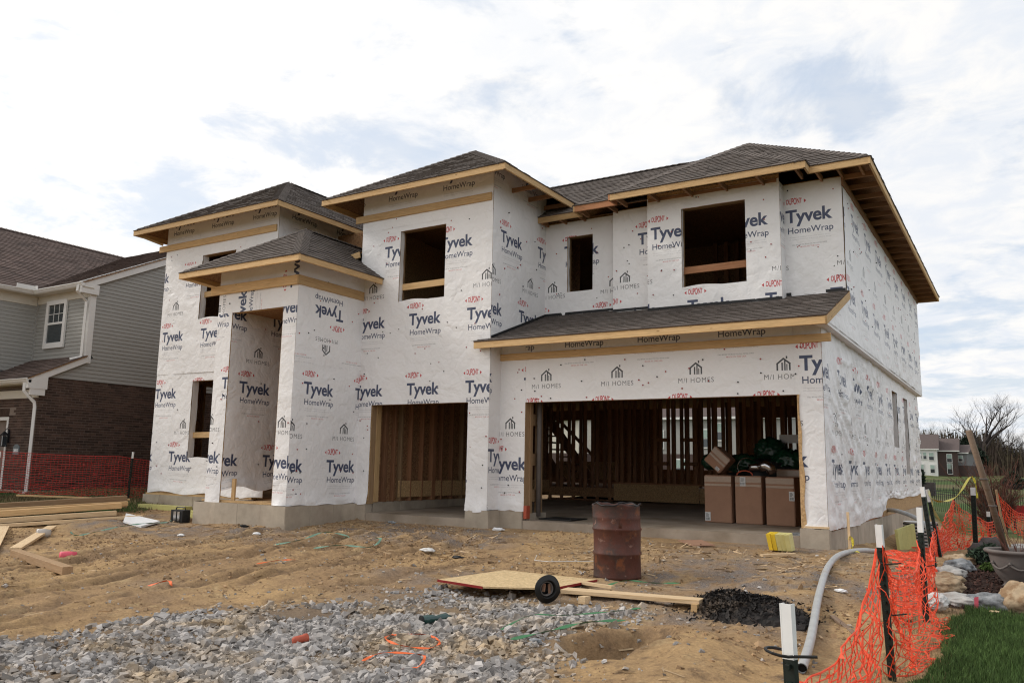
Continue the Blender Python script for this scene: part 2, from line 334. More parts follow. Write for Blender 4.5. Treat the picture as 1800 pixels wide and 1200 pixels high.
F = np.stack([ii, ii+1, ii+nx+1, ii+nx], -1).astype(np.int32)
def np_mesh(me, V, F):
    k = F.shape[1]; me.vertices.add(len(V)); me.vertices.foreach_set('co', V.astype(np.float32).ravel())
    me.loops.add(F.size); me.loops.foreach_set('vertex_index', F.astype(np.int32).ravel())
    me.polygons.add(len(F)); me.polygons.foreach_set('loop_start', np.arange(0, F.size, k, dtype=np.int32))
    me.update(calc_edges=True)
np_mesh(me, V, F); me.polygons.foreach_set('use_smooth', [True]*len(F))
xf, yf = XX.ravel(), YY.ravel()
grass = np.maximum(1-sst(-17.4, -16.2, xf+.6*fbm(xf*.7, yf*.7, 3, 3))*1.0, 0)*sst(-5.5, -3.2, yf)*(yf < 60)
grass = np.maximum(grass, lawn_mask(xf, yf)*1.0)
far = sst(13, 20, yf+2*fbm(xf*.3, yf*.3, 2, 8)); grass = np.maximum(grass, far)
grass = np.maximum(grass, (1-sst(-30, -22, yf)))
grass = np.maximum(grass, sst(3.8, 4.4, xf))
bed = bed_mask(xf, yf)*1.0
gm = inside(GRAVEL, xf, yf)*sst(0, .5, edge_dist(GRAVEL, xf, yf))*.7
greyd = sst(-.35, .35, fbm(xf*.35+2, yf*.6, 3, 21)+.55*np.exp(-((yf+1.6)/1.5)**2)-.25)*((xf > -16) & (yf < .2))
dark_mask = np.zeros_like(xf)  # mask for darker brown along the ruts, in the pits and a few patches
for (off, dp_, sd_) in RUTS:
    dark_mask = np.maximum(dark_mask, np.exp(-((xf-rut_x(yf, off))/.17)**2)*(1-sst(-2.6, -1.6, yf))*sst(.30, .62, vn(yf*1.1, off*5+xf*0, 14)+.25*fbm(xf*4, yf*4, 2, 3)))
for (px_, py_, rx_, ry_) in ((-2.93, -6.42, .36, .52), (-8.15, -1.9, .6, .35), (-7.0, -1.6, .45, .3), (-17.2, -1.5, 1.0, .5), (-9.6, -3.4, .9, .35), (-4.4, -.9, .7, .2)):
    dark_mask = np.maximum(dark_mask, .9*np.exp(-(((xf-px_)/rx_)**2+((yf-py_)/ry_)**2)**2))
for nm, a in (('dark_mask', dark_mask), ('grass', grass), ('bed', bed), ('gravel', gm), ('grey', greyd), ('far', far)):
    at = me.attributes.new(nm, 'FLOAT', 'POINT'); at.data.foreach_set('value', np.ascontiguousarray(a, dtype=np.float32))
m = bpy.data.materials.new('ground'); MATS['ground'] = m; m.use_nodes = True
t = m.node_tree; n = t.nodes; l = t.links; b = n['Principled BSDF']; b.inputs['Roughness'].default_value = .95; b.inputs['Specular IOR Level'].default_value = .15
geo = n.new('ShaderNodeNewGeometry')
def gn(s, d=6, r=.6):
    x = n.new('ShaderNodeTexNoise'); x.inputs['Scale'].default_value = s; x.inputs['Detail'].default_value = d; x.inputs['Roughness'].default_value = r
    l.new(geo.outputs['Position'], x.inputs['Vector']); return x.outputs[0]
def gmr(v, a, bb, c, d):
    x = n.new('ShaderNodeMapRange'); l.new(v, x.inputs[0])
    for i, q in enumerate((a, bb, c, d)): x.inputs[i+1].default_value = q
    return x.outputs[0]
def gat(nm): x = n.new('ShaderNodeAttribute'); x.attribute_name = nm; return x.outputs['Fac']
def gmix(f, a, bb):
    x = n.new('ShaderNodeMix'); x.data_type = 'RGBA'; l.new(f, x.inputs[0])
    for i, v in ((6, a), (7, bb)):
        if isinstance(v, tuple): x.inputs[i].default_value = (*v, 1)
        else: l.new(v, x.inputs[i])
    return x.outputs[2]
def gscale(c, f): x = n.new('ShaderNodeVectorMath'); x.operation = 'SCALE'; l.new(c, x.inputs[0]); l.new(f, x.inputs['Scale']); return x.outputs[0]
dirt = gmix(gmr(gn(.9, 8), .40, .62, 0, 1), (.46, .305, .155), (.33, .215, .118))
dirt = gmix(gmr(gn(6, 8, .7), .50, .70, 0, 1), dirt, (.175, .118, .075))
dirt = gmix(gmr(gn(2.6, 6, .7), .56, .70, 0, 1), dirt, (.51, .365, .20))
peb = gmix(gmr(gn(85, 3, .8), .45, .62, 0, 1), (.15, .125, .11), (.33, .275, .235))
dirt = gmix(gat('grey'), dirt, gmix(gmr(gn(3, 5), .4, .62, 0, 1), peb, dirt))
dirt = gmix(gat('gravel'), dirt, (.17, .135, .105))
lawn = gmix(gmr(gn(1.3, 6), .35, .7, 0, 1), (.020, .058, .010), (.048, .085, .020))
lawn = gmix(gmr(gn(.35, 6), .44, .6, 0, 1), lawn, (.13, .105, .05))
farg = gmix(gmr(gn(.06, 5), .42, .6, 0, 1), (.055, .095, .022), (.13, .115, .055))
lawn = gmix(gat('far'), lawn, farg)
dirt = gmix(gmr(gat('dark_mask'), .1, 1.0, 0, .85), dirt, gmix(gmr(gn(9, 6, .7), .4, .6, 0, 1), (.15, .098, .06), (.25, .165, .098)))
c_ = gmix(gmr(gat('grass'), .35, .75, 0, 1), dirt, lawn)
c_ = gmix(gat('bed'), c_, gmix(gmr(gn(40, 4), .42, .58, 0, 1), (.022, .012, .010), (.065, .038, .028)))
c_ = gscale(c_, gmr(gn(28, 6, .7), .25, .75, .72, 1.28))
l.new(c_, b.inputs['Base Color'])
bp = n.new('ShaderNodeBump'); bp.inputs['Strength'].default_value = 1.0; bp.inputs['Distance'].default_value = .035
l.new(gn(17, 9, .74), bp.inputs['Height']); l.new(bp.outputs[0], b.inputs['Normal'])
me.materials.append(m)
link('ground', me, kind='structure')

# ------------------------------------------------------------------ the printed house wrap (one drawn repeat of the print)
TW, TH = 1.41, 2.92; PX = 0.0025
iw, ih = int(TW/PX), int(TH/PX); tile = np.ones((ih, iw, 3), np.float32)
WHITE = np.array([.845, .845, .845]); NAVY = np.array([.065, .080, .14]); RED = np.array([.50, .05, .055]); DARKG = np.array([.07, .075, .08]); FINE = np.array([.50, .50, .52]); FRED = np.array([.62, .30, .30])
cov = np.zeros((ih, iw), np.float32); tile[:] = WHITE
def text_tris(s, bold=0.0, spacing=1.0):
    c = bpy.data.curves.new('t', 'FONT'); c.body = s; c.offset = bold; c.space_character = spacing; c.resolution_u = 4
    o = bpy.data.objects.new('t', c); COL.objects.link(o); bpy.context.view_layer.update()
    dg = bpy.context.evaluated_depsgraph_get(); mm = o.evaluated_get(dg).to_mesh(); mm.calc_loop_triangles()
    P = np.array([v.co[:2] for v in mm.vertices]); T = np.array([tr.vertices[:] for tr in mm.loop_triangles])
    o.evaluated_get(dg).to_mesh_clear(); bpy.data.objects.remove(o); bpy.data.curves.remove(c)
    return P[T]
def raster(tr, color):                 # triangles in tile metres, wrapped round
    SS = 2; m_ = np.zeros((ih*SS, iw*SS), bool); q = tr/PX*SS
    for a in q:
        x0, y0 = np.floor(a.min(0)).astype(int); x1, y1 = np.ceil(a.max(0)).astype(int)
        gx, gy = np.meshgrid(np.arange(x0, x1+1)+.5, np.arange(y0, y1+1)+.5)
        d = (a[1][0]-a[0][0])*(a[2][1]-a[0][1])-(a[2][0]-a[0][0])*(a[1][1]-a[0][1])
        if abs(d) < 1e-9: continue
        w0 = ((a[1][0]-gx)*(a[2][1]-gy)-(a[2][0]-gx)*(a[1][1]-gy))/d; w1 = ((a[2][0]-gx)*(a[0][1]-gy)-(a[0][0]-gx)*(a[2][1]-gy))/d
        k = (w0 >= -1e-6) & (w1 >= -1e-6) & (w0+w1 <= 1+1e-6)
        m_[(gy[k].astype(int)) % (ih*SS), (gx[k].astype(int)) % (iw*SS)] = True
    cv_ = m_.reshape(ih, SS, iw, SS).mean((1, 3))[..., None]
    tile[:] = tile*(1-cv_)+color*cv_
def put(s, x, y, wid, color, bold=0.0, hgt=None, spacing=1.0, centre=False, arc=None):
    tr = text_tris(s, bold, spacing); mn = tr.min((0, 1)); mx = tr.max((0, 1)); k = wid/(mx[0]-mn[0])
    ky = k if hgt is None else hgt/0.73
    if arc: 
        u = (tr[..., 0]-mn[0])/(mx[0]-mn[0])*2-1; f = 1-arc*u*u; mid = .365
        tr = np.stack([tr[..., 0], mid+(tr[..., 1]-mid)*f], -1)
    X = (tr[..., 0]-mn[0])*k+x-(wid/2 if centre else 0); Y = tr[..., 1]*ky+y
    raster(np.stack([X, Y], -1), color)
def tri(*p): return np.array([p], float)
for (ox, oy) in ((0, 0), (TW/2, TH/2)):
    X0 = ox+.30; Y0 = oy+.60
    put('Tyvek', X0, Y0, .79, NAVY, .028, .235, .98)
    put('HomeWrap', X0+.035, Y0-.205, .76, NAVY, .008, .115)
    put('DUPONT', X0+.02, Y0+.325, .27, RED, .02, .125, .96, arc=.35)
    raster(np.concatenate([tri((X0-.055, Y0+.37), (X0-.015, Y0+.335), (X0-.015, Y0+.405)), tri((X0+.365, Y0+.37), (X0+.325, Y0+.335), (X0+.325, Y0+.405))]), RED)
    for k, (yy, ww) in enumerate(((-.285, .70), (-.325, .72))): put('TM registered trademark of its owner weather barrier', X0+.04, Y0+yy, ww, FINE, 0, .018)
    put('CALL BEFORE YOU BUILD FOR FULL INSTALL GUIDE', X0+.10, Y0-.425, .58, DARKG*1.0+.15, 0, .020)
    put('MADE IN THE USA', X0+.24, Y0-.47, .32, FRED, .006, .026)
    # builder's mark above: gable with three posts and a chimney, name under it
    if oy > 0: continue
    cxm = X0+.43; by = Y0+.745; L = []
    def strip(a, b_, wd):
        a = np.array(a, float); b_ = np.array(b_, float); d = b_-a; nn = np.array([-d[1], d[0]])/np.hypot(*d)*wd/2
        L.append([a-nn, b_-nn, b_+nn]); L.append([a-nn, b_+nn, a+nn])
    strip((cxm-.095, by), (cxm-.095, by+.11), .024); strip((cxm+.095, by), (cxm+.095, by+.11), .024)
    strip((cxm-.105, by+.10), (cxm+.005, by+.19), .026); strip((cxm+.105, by+.10), (cxm-.005, by+.19), .026)
    strip((cxm-.02, by), (cxm-.02, by+.125), .022); strip((cxm+.022, by), (cxm+.022, by+.155), .022); strip((cxm+.052, by), (cxm+.052, by+.10), .016)
    strip((cxm+.05, by+.185), (cxm+.05, by+.225), .022)
    raster(np.array(L), DARKG)
    put('M/I HOMES', cxm, by-.135, .60, DARKG+.05, -.004, .085, 1.18, centre=True)
img = bpy.data.images.new('wrap_print', iw, ih, alpha=False, float_buffer=False)
srgb = np.where(tile <= .0031308, tile*12.92, 1.055*np.power(np.clip(tile, 1e-6, 1), 1/2.4)-.055)
buf = np.ones((ih, iw, 4), np.float32); buf[..., :3] = srgb; img.pixels.foreach_set(buf.ravel()); img.pack()
def wrap_material(name, crinkle):
    m = bpy.data.materials.new(name); MATS[name] = m; m.use_nodes = True; t = m.node_tree; n = t.nodes; l = t.links; b = n['Principled BSDF']
    uv = n.new('ShaderNodeUVMap'); uv.uv_map = 'print'; tx = n.new('ShaderNodeTexImage'); tx.image = img; tx.interpolation = 'Cubic'; l.new(uv.outputs[0], tx.inputs[0])
    g_ = n.new('ShaderNodeNewGeometry')
    def nz(s, d=5, r=.6, vec=None):
        x = n.new('ShaderNodeTexNoise'); x.inputs['Scale'].default_value = s; x.inputs['Detail'].default_value = d; x.inputs['Roughness'].default_value = r
        l.new(vec or g_.outputs['Position'], x.inputs['Vector']); return x
    f = n.new('ShaderNodeMapRange'); l.new(nz(.8).outputs[0], f.inputs[0]); f.inputs[1].default_value = .3; f.inputs[2].default_value = .7; f.inputs[3].default_value = .93; f.inputs[4].default_value = 1.03
    s = n.new('ShaderNodeVectorMath'); s.operation = 'SCALE'; l.new(tx.outputs[0], s.inputs[0]); l.new(f.outputs[0], s.inputs['Scale'])
    tint = n.new('ShaderNodeVectorMath'); tint.operation = 'MULTIPLY'; l.new(s.outputs[0], tint.inputs[0]); tint.inputs[1].default_value = (1, .985, .985); l.new(tint.outputs[0], b.inputs['Base Color'])
    b.inputs['Roughness'].default_value = .42; b.inputs['Specular IOR Level'].default_value = .35
    # creases: warped ridges
    w1 = nz(1.6, 3); mx = n.new('ShaderNodeMix'); mx.data_type = 'VECTOR'; mx.inputs[0].default_value = .35
    l.new(g_.outputs['Position'], mx.inputs[4]); l.new(w1.outputs['Color'], mx.inputs[5])
    r1 = nz(3.4, 3, .5, mx.outputs[1]); a = n.new('ShaderNodeMath'); a.operation = 'SUBTRACT'; l.new(r1.outputs[0], a.inputs[0]); a.inputs[1].default_value = .5
    ab = n.new('ShaderNodeMath'); ab.operation = 'ABSOLUTE'; l.new(a.outputs[0], ab.inputs[0])
    r2 = nz(19, 4, .65); ad = n.new('ShaderNodeMath'); ad.operation = 'MULTIPLY_ADD'; l.new(r2.outputs[0], ad.inputs[0]); ad.inputs[1].default_value = .07; l.new(ab.outputs[0], ad.inputs[2])
    bp = n.new('ShaderNodeBump'); bp.inputs['Strength'].default_value = crinkle; bp.inputs['Distance'].default_value = .055; l.new(ad.outputs[0], bp.inputs['Height']); l.new(bp.outputs[0], b.inputs['Normal'])
wrap_material('house_wrap', .95); wrap_material('house_wrap_loose', 1.0)
mat('wrap_plain', (.78, .755, .74), .45, .06, 2, .4, 9, bdist=.02)

HOUSE = thing('house_under_construction', 'two storey house under construction wrapped in white printed sheeting with brown hip roofs', 'house', (-9, 0, -.15))
FR = HOUSE
def wrap(axis, plane, s0, s1, z0, z1, holes=(), x0=0, zb=0, sgn=-1, rot=0, amp=.018, seed=1, loose=False, res=.05, top=None, bot=None, folds=0, name='house_wrap', out=None, bell=0.0, label=None):
    """sheet on a front wall (axis x, faces -Y) or a side wall (axis y, faces +X); print follows the sheet"""
    S = set(np.round(np.linspace(s0, s1, max(2, int((s1-s0)/res)+1)), 4)); Z = set(np.round(np.linspace(z0, z1, max(2, int((z1-z0)/res)+1)), 4))
    for h in holes:
        for v in h[:2]:
            if s0 < v < s1: S.add(round(v, 4))
        for v in h[2:]:
            if z0 < v < z1: Z.add(round(v, 4))
    S = np.array(sorted(S)); Z = np.array(sorted(Z)); SS, ZV = np.meshgrid(S, Z); Z2 = ZV.copy()
    if top is not None: Z2 = np.minimum(Z2, top(SS))
    if bot is not None: 
        fr = np.clip(1-(ZV-z0)/.5, 0, 1); Z2 = Z2+(bot(SS)-z0)*fr
    ef = np.minimum(1, np.minimum(SS-s0, s1-SS)/.12+.0)
    d = amp*(1.0*np.abs(fbm(SS*1.3+seed, ZV*.9, 3, seed))+.9*np.abs(fbm(SS*5+ZV*2.5, ZV*3-SS*1.5, 3, seed+50))+.5*fbm(SS*.6, ZV*.5, 2, seed+9)+.4)
    if folds:
        ph = SS*2.0+ZV*1.7+fbm(SS*.8, ZV*.8, 3, seed+3)*1.9; k = (1-np.abs(((ph) % 1)*2-1))**5
        d += folds*k*sst(.35, .7, vn(SS*.5+9, ZV*.6, seed+8)); d += folds*.5*np.abs(fbm(SS*2.2-ZV*1.5, ZV*1.6+SS, 3, seed+31))
        low = np.exp(-((ZV-z0-.12)/.25)**2); d += folds*.9*low*(np.abs(fbm(SS*.9, ZV*7, 3, seed+77)))
    else:
        low = np.exp(-((ZV-z0)/.16)**2) if bot is not None else 0
        d += low*(.04*np.abs(fbm(SS*2.5, ZV*7, 3, seed+77))+bell)
    d = .004+np.maximum(d, 0)*np.clip(ef, 0, 1)
    if axis == 'x': P = np.stack([SS, plane-d, Z2], -1)
    else: P = np.stack([plane+d*(1 if sgn >= 0 or out is None else out), SS, Z2], -1)
    nS = len(S); ii = (np.arange(len(Z)-1)[:, None]*nS+np.arange(nS-1)[None, :]).reshape(-1)
    F = np.stack([ii, ii+1, ii+nS+1, ii+nS], -1)
    cs = ((SS[:-1, :-1]+SS[1:, 1:])/2).reshape(-1); cz = ((ZV[:-1, :-1]+ZV[1:, 1:])/2).reshape(-1); keep = np.ones(len(F), bool)
    for h in holes: keep &= ~((cs > h[0]) & (cs < h[1]) & (cz > h[2]) & (cz < h[3]))
    if top is not None: keep &= cz < top(cs)+res
    F = F[keep]; me = bpy.data.meshes.new(name); np_mesh(me, P.reshape(-1, 3), F); me.polygons.foreach_set('use_smooth', [True]*len(F))
    ul = me.uv_layers.new(name='print'); a = SS.ravel(); c = ZV.ravel()
    if rot == 0: U = (a-x0+.30)/TW; W = (c-zb+.60)/TH
    elif rot == 180: U = (x0-a+.30)/TW; W = (zb-c+.60)/TH
    else: U = (c-zb+.30)/TW; W = (x0-a+.60)/TH
    vi = F.ravel(); ul.data.foreach_set('uv', np.stack([U[vi], W[vi]], -1).astype(np.float32).ravel())
    me.materials.append(MATS['house_wrap_loose' if loose else 'house_wrap']); o = link(name, me, FR)
    if label: o['label'] = label
    return o
def wall(axis, plane, s0, s1, z0, z1, holes=(), din=1, mn='osb', jamb='pine_dirty', frames=True, rails=()):
    """sheathing behind the wrap, framed openings; din = direction into the house"""
    xs = sorted({s0, s1, *[v for h in holes for v in h[:2] if s0 < v < s1]}); zs = sorted({z0, z1, *[v for h in holes for v in h[2:] if z0 < v < z1]})
    b = MB(); t0 = plane+din*.002; t1 = plane+din*.014
    for i in range(len(xs)-1):
        run = None
        for j in range(len(zs)-1):
            cx_ = (xs[i]+xs[i+1])/2; cz_ = (zs[j]+zs[j+1])/2
            hole = any(h[0] < cx_ < h[1] and h[2] < cz_ < h[3] for h in holes)
            if not hole:
                lo, hi = sorted((t0, t1))
                if axis == 'x': b.box(xs[i], xs[i+1], lo, hi, zs[j], zs[j+1])
                else: b.box(lo, hi, xs[i], xs[i+1], zs[j], zs[j+1])
    b.build('wall_sheathing', mn, FR)
    def P(s, dpt, z): return (s, plane+din*dpt, z) if axis == 'x' else (plane+din*dpt, s, z)
    if frames:
        for h in holes:
            a0, a1, b0, b1 = h; D = .016+.07
            side = (0, 1, 0) if axis == 'x' else (1, 0, 0)
            for s in (a0-.019, a1+.019): beam('jamb_stud', P(s, D, max(b0, z0)), P(s, D, b1), .038, .14, jamb, FR, up=side) if axis == 'x' else beam('jamb_stud', P(s, D, max(b0, z0)), P(s, D, b1), .038, .14, jamb, FR, up=(1,0,0))
            beam('opening_header', P(a0-.04, D, b1+.12), P(a1+.04, D, b1+.12), .14, .24, jamb, FR)
            if b0 > z0+.05: beam('rough_sill', P(a0-.04, D, b0-.02), P(a1+.04, D, b0-.02), .14, .038, jamb, FR)
    for (a0, a1, z, mnr) in rails: beam('guard_rail', P(a0, .10, z), P(a1, .10, z+.01), .038, .13, mnr, FR)
XR = -2.52; XU = -2.38; YB = 13.1
# --- G: wall round the double garage opening
hG = [(-7.76, -2.9, -.1, 2.13)]
wall('x', 0, -8.31, XR, .13, 3.36, hG)
wrap('x', 0, -7.762, -2.93, 2.13, 3.34, x0=-7.75, zb=1.765, seed=2, amp=.006)
wrap('x', -.012, -7.762, -2.94, 3.03, 3.35, x0=-6.965, zb=3.305, seed=41, amp=.003)
wrap('x', -.004, -2.93, XR, .12, 3.3, [(-3, -2.875, 0, 2.13)], x0=-3.555, zb=1.04, seed=3, amp=.006, bot=lambda s: .12+.02*np.sin(s*23), bell=.01)
wrap('x', -.002, -8.31, -7.76, .16, 3.3, x0=-8.5, zb=.90, seed=4, amp=.010, bot=lambda s: .16+.012*np.sin(s*17), bell=.012)
# --- M: tower over the single garage opening
hM = [(-11.15, -8.77, 0, 2.13), (-10.56, -9.41, 4.20, 5.67)]
wall('x', -.38, -11.6, -8.31, .17, 6.76, hM, rails=[(-10.6, -9.37, 4.52, 'pine')])
wrap('x', -.38, -11.5, -8.31, .17, 2.98, hM[:1], x0=-9.545, zb=.85, seed=5, amp=.016, bot=lambda s: .17-.03*(s > -8.8)+.02*np.sin(s*9), bell=.03)
wrap('x', -.388, -11.6, -8.31, 2.94, 5.80, hM[1:], x0=-10.26, zb=3.70, seed=6, amp=.008)
wrap('x', -.394, -11.6, -8.31, 5.77, 6.74, x0=-10.95, zb=6.56, seed=7, amp=.005)
wall('y', -8.31, -.38, 1.65, 3.0, 6.76, din=-1)
wall('y', -8.31, -.38, 0, .17, 3.2, din=-1)
wrap('y', -8.31, -.388, 0.0, .17, 3.3, x0=-1.1, zb=2.5, seed=8, sgn=1, amp=.005)
wrap('y', -8.31, -.39, 1.65, 3.15, 6.74, x0=.595, zb=3.79, seed=9, sgn=1, amp=.009)
# --- A, B, R and right return: upper walls behind the garage roof
wall('x', 1.65, -8.31, -6.66, 3.7, 6.02, [(-7.78, -7.2, 4.52, 5.68)]); wrap('x', 1.65, -8.31, -6.66, 3.8, 6.0, [(-7.78, -7.2, 4.52, 5.68)], x0=-7.145, zb=3.80, seed=10)
wall('x', 1.45, -6.66, -5.83, 3.7, 6.02); wrap('x', 1.45, -6.66, -5.83, 3.75, 6.0, x0=-6.83, zb=3.8, seed=11)
hR = [(-5.15, -3.96, 4.26, 5.76)]
wall('x', 1.2, -5.83, -3.36, 3.6, 6.14, hR, rails=[(-5.19, -3.92, 4.60, 'fir_red')]); wrap('x', 1.2, -5.83, -3.36, 3.7, 6.06, hR, x0=-5.055, zb=3.79, seed=12)
wrap('y', -3.36, 1.19, 1.5, 3.7, 6.0, x0=.9, zb=5.3, seed=13, sgn=1, amp=.003); wrap('y', -5.83, 1.2, 1.46, 3.7, 6.0, x0=.2, zb=5.3, seed=13, sgn=1, amp=.003); 
wall('x', 1.5, -3.4, XU, 3.6, 6.02); wrap('x', 1.5, -3.36, XU, 3.7, 6.0, x0=-2.625, zb=3.84, seed=14)
# --- right side, upper and lower
rooft = lambda s: np.where(s < 1.52, 3.22+.365*(s+.55), 6.0)
wall('y', XU, 1.5, YB, 3.2, 6.0, din=-1)
b_ = MB(); b_.m = 0
for k in range(12):
    a0 = -.28+k*.15; a1 = a0+.15; b_.hexa([(XU-.014, a0, 3.2), (XU-.002, a0, 3.2), (XU-.002, a1, 3.2), (XU-.014, a1, 3.2), (XU-.014, a0, 3.2+.365*(a0+.55)), (XU-.002, a0, 3.2+.365*(a0+.55)), (XU-.002, a1, 3.2+.365*(a1+.55)), (XU-.014, a1, 3.2+.365*(a1+.55))])
b_.build('wall_sheathing', 'osb', FR)
wrap('y', XU, -.28, YB, 3.19, 6.0, x0=2.945, zb=3.87, seed=15, sgn=1, top=rooft, amp=.010, folds=.022, loose=True, res=.06)
hS = [(7.62, 8.4, 1.56, 2.85), (9.75, 10.45, .95, 2.85)]
wall('y', XR, 0, YB, .12, 3.2, hS, din=-1)
wrap('y', XR, -.004, YB, .10, 3.2, hS, x0=.35, zb=.93, seed=16, sgn=1, amp=.018, folds=.045, loose=True, res=.055,
     bot=lambda s: .11-.02*np.sin(s*.8)+.30*sst(5.0, 6.2, s)+.015*np.sin(s*2.1))
b_ = MB(); b_.box(XR-.02, XU+.012, -.30, YB+.01, 3.14, 3.20); b_.build('overhang_band', 'wrap_plain', FR)
# loose flap at the far lower corner
b_ = MB()
for i in range(14):
    y0 = 12.35+i*.055; f = lambda y: (XR+.02+.05*abs(math.sin((y-12.3)*9))+.10*max(0, y-12.9), y, .42-.25*max(0, y-12.6)); g_ = lambda y: (XR+.01, y, .62)
    b_.poly([f(y0), f(y0+.055), g_(y0+.055), g_(y0)])
b_.build('wrap_flap', 'wrap_plain', FR, smooth=True)
# --- L: left tower
hL = [(-16.1, -14.95, 4.2, 5.72), (-16.13, -15.0, 1.0, 2.76)]
wall('x', -.9, -17.5, -13.6, .2, 6.76, hL, rails=[(-16.14, -14.9, 4.80, 'pine'), (-16.17, -14.95, 1.53, 'pine')])
wrap('x', -.9, -17.5, -13.6, .2, 2.98, hL[1:], x0=-16.79, zb=.93, seed=17, amp=.012, bot=lambda s: .22+.03*np.sin(s*4)-.03*(s > -14.3), bell=.02)
wrap('x', -.907, -17.5, -13.6, 2.95, 5.6, hL[:1], x0=-17.39, zb=3.74, seed=18)
wrap('x', -.913, -17.5, -13.6, 5.57, 6.74, [(-16.1, -14.95, 5.0, 5.72)], x0=-17.3, zb=6.55, seed=19, amp=.005)
wall('y', -13.6, -.9, 3.2, 4.3, 6.76, din=-1, mn='osb'); wrap('y', -13.6, -.91, 3.2, 4.3, 6.74, x0=-.6, zb=6.55, seed=20, sgn=1)
wall('y', -17.5, -.9, YB, .2, 6.3, [(0.4, 2.9, .9, 2.8)], din=1, mn='osb_dark')
# --- P: porch block
hP = [(-13.33, -11.87, .18, 3.9)]
wall('x', -2.2, -13.76, -11.5, .17, 4.92, hP, frames=False); beam('opening_header', (-13.33, -2.12, 3.93), (-11.87, -2.12, 3.93), .12, .05, 'pine', FR); beam('jamb_stud', (-11.89, -2.12, .2), (-11.89, -2.12, 3.9), .03, .12, 'pine', FR, up=(0, 1, 0))
wrap('x', -2.2, -13.76, -11.5, 3.9, 4.94, x0=-12.95, zb=3.55, seed=21, rot=90, amp=.004)
wrap('x', -2.204, -13.76, -13.33, .14, 3.9, x0=-14.2, zb=.92, seed=22, amp=.008, bot=lambda s: .16-.10*(s < -13.6), bell=.01)
wrap('x', -2.204, -11.87, -11.5, .15, 3.9, x0=-12.15, zb=.85, seed=23, amp=.006, bot=lambda s: .17+0*s, bell=.02)
wall('y', -11.5, -2.2, -.38, .17, 4.94, din=-1)
wrap('y', -11.5, -2.21, -.38, .17, 2.86, x0=-1.235, zb=.79, seed=24, sgn=1, amp=.011, bot=lambda s: .17+.01*np.sin(s*9), bell=.02)
wrap('y', -11.495, -2.21, -.38, 2.82, 4.94, x0=-.98, zb=3.98, rot=180, seed=25, sgn=1, amp=.006)
wall('y', -13.33, -2.06, 2.2, .5, 3.95, din=-1, mn='osb_dark', frames=False); wrap('y', -13.33, -2.19, 2.2, .42, 3.95, x0=-1.92, zb=2.33, seed=26, sgn=1, amp=.012, bot=lambda s: .42-.12*sst(-1.4, .3, s)+.05*np.sin(s*6), bell=.08)
wall('x', 2.2, -13.4, -11.4, .3, 3.95, mn='osb_dark'); boxo('porch_ceiling', -13.4, -11.53, -2.18, 2.25, 3.95, 3.99, 'osb_dark', FR)
wall('y', -11.85, -2.05, -.2, .2, 3.95, din=1, mn='osb_dark', frames=False)
for x_ in (-13.18, ): beam('stud', (x_, -2.0, .2), (x_, -2.0, .62), .09, .04, 'pine', FR)
boxo('porch_sill_plate', -13.9, -11.55, -2.17, -2.03, .172, .21, 'pine', FR); boxo('porch_deck', -13.33, -11.87, -2.0, 2.2, .10, .17, 'osb', FR)
# bottom plates seen under the sheets
boxo('bottom_plate', -17.52, -13.9, -.93, -.80, .165, .205, 'pine', FR); boxo('bottom_plate', XR-.2, XR+.004, .35, 12.9, .09, .16, 'fir_red', FR)
boxo('wall_sheathing', XR-.02, XR+.010, 5.5, YB, .10, .45, 'osb', FR); boxo('shim_board', -2.86, -2.50, -.05, -.012, .135, .165, 'pine_pale', FR)
# tower walls that look away from the camera
wall('y', -11.6, -.38, 3.0, 2.9, 6.3, din=1); wall('x', YB, -17.5, XR, 3.0, 6.02, [(-15, -13.5, 4.2, 5.7), (-10, -8.2, 4.2, 5.7), (-6, -4.4, 4.2, 5.7)], din=-1, frames=False)
# rear wall of the ground floor: window and door openings light the inside
hB = [(-14.6, -12.75, .95, 2.62), (-10.25, -9.2, .95, 3.0), (-8.85, -7.75, .95, 3.0), (-6.9, -5.9, 1.2, 2.6)]
wall('x', YB, -17.5, XR, .3, 3.0, hB, din=-1, mn='osb_dark', frames=False)

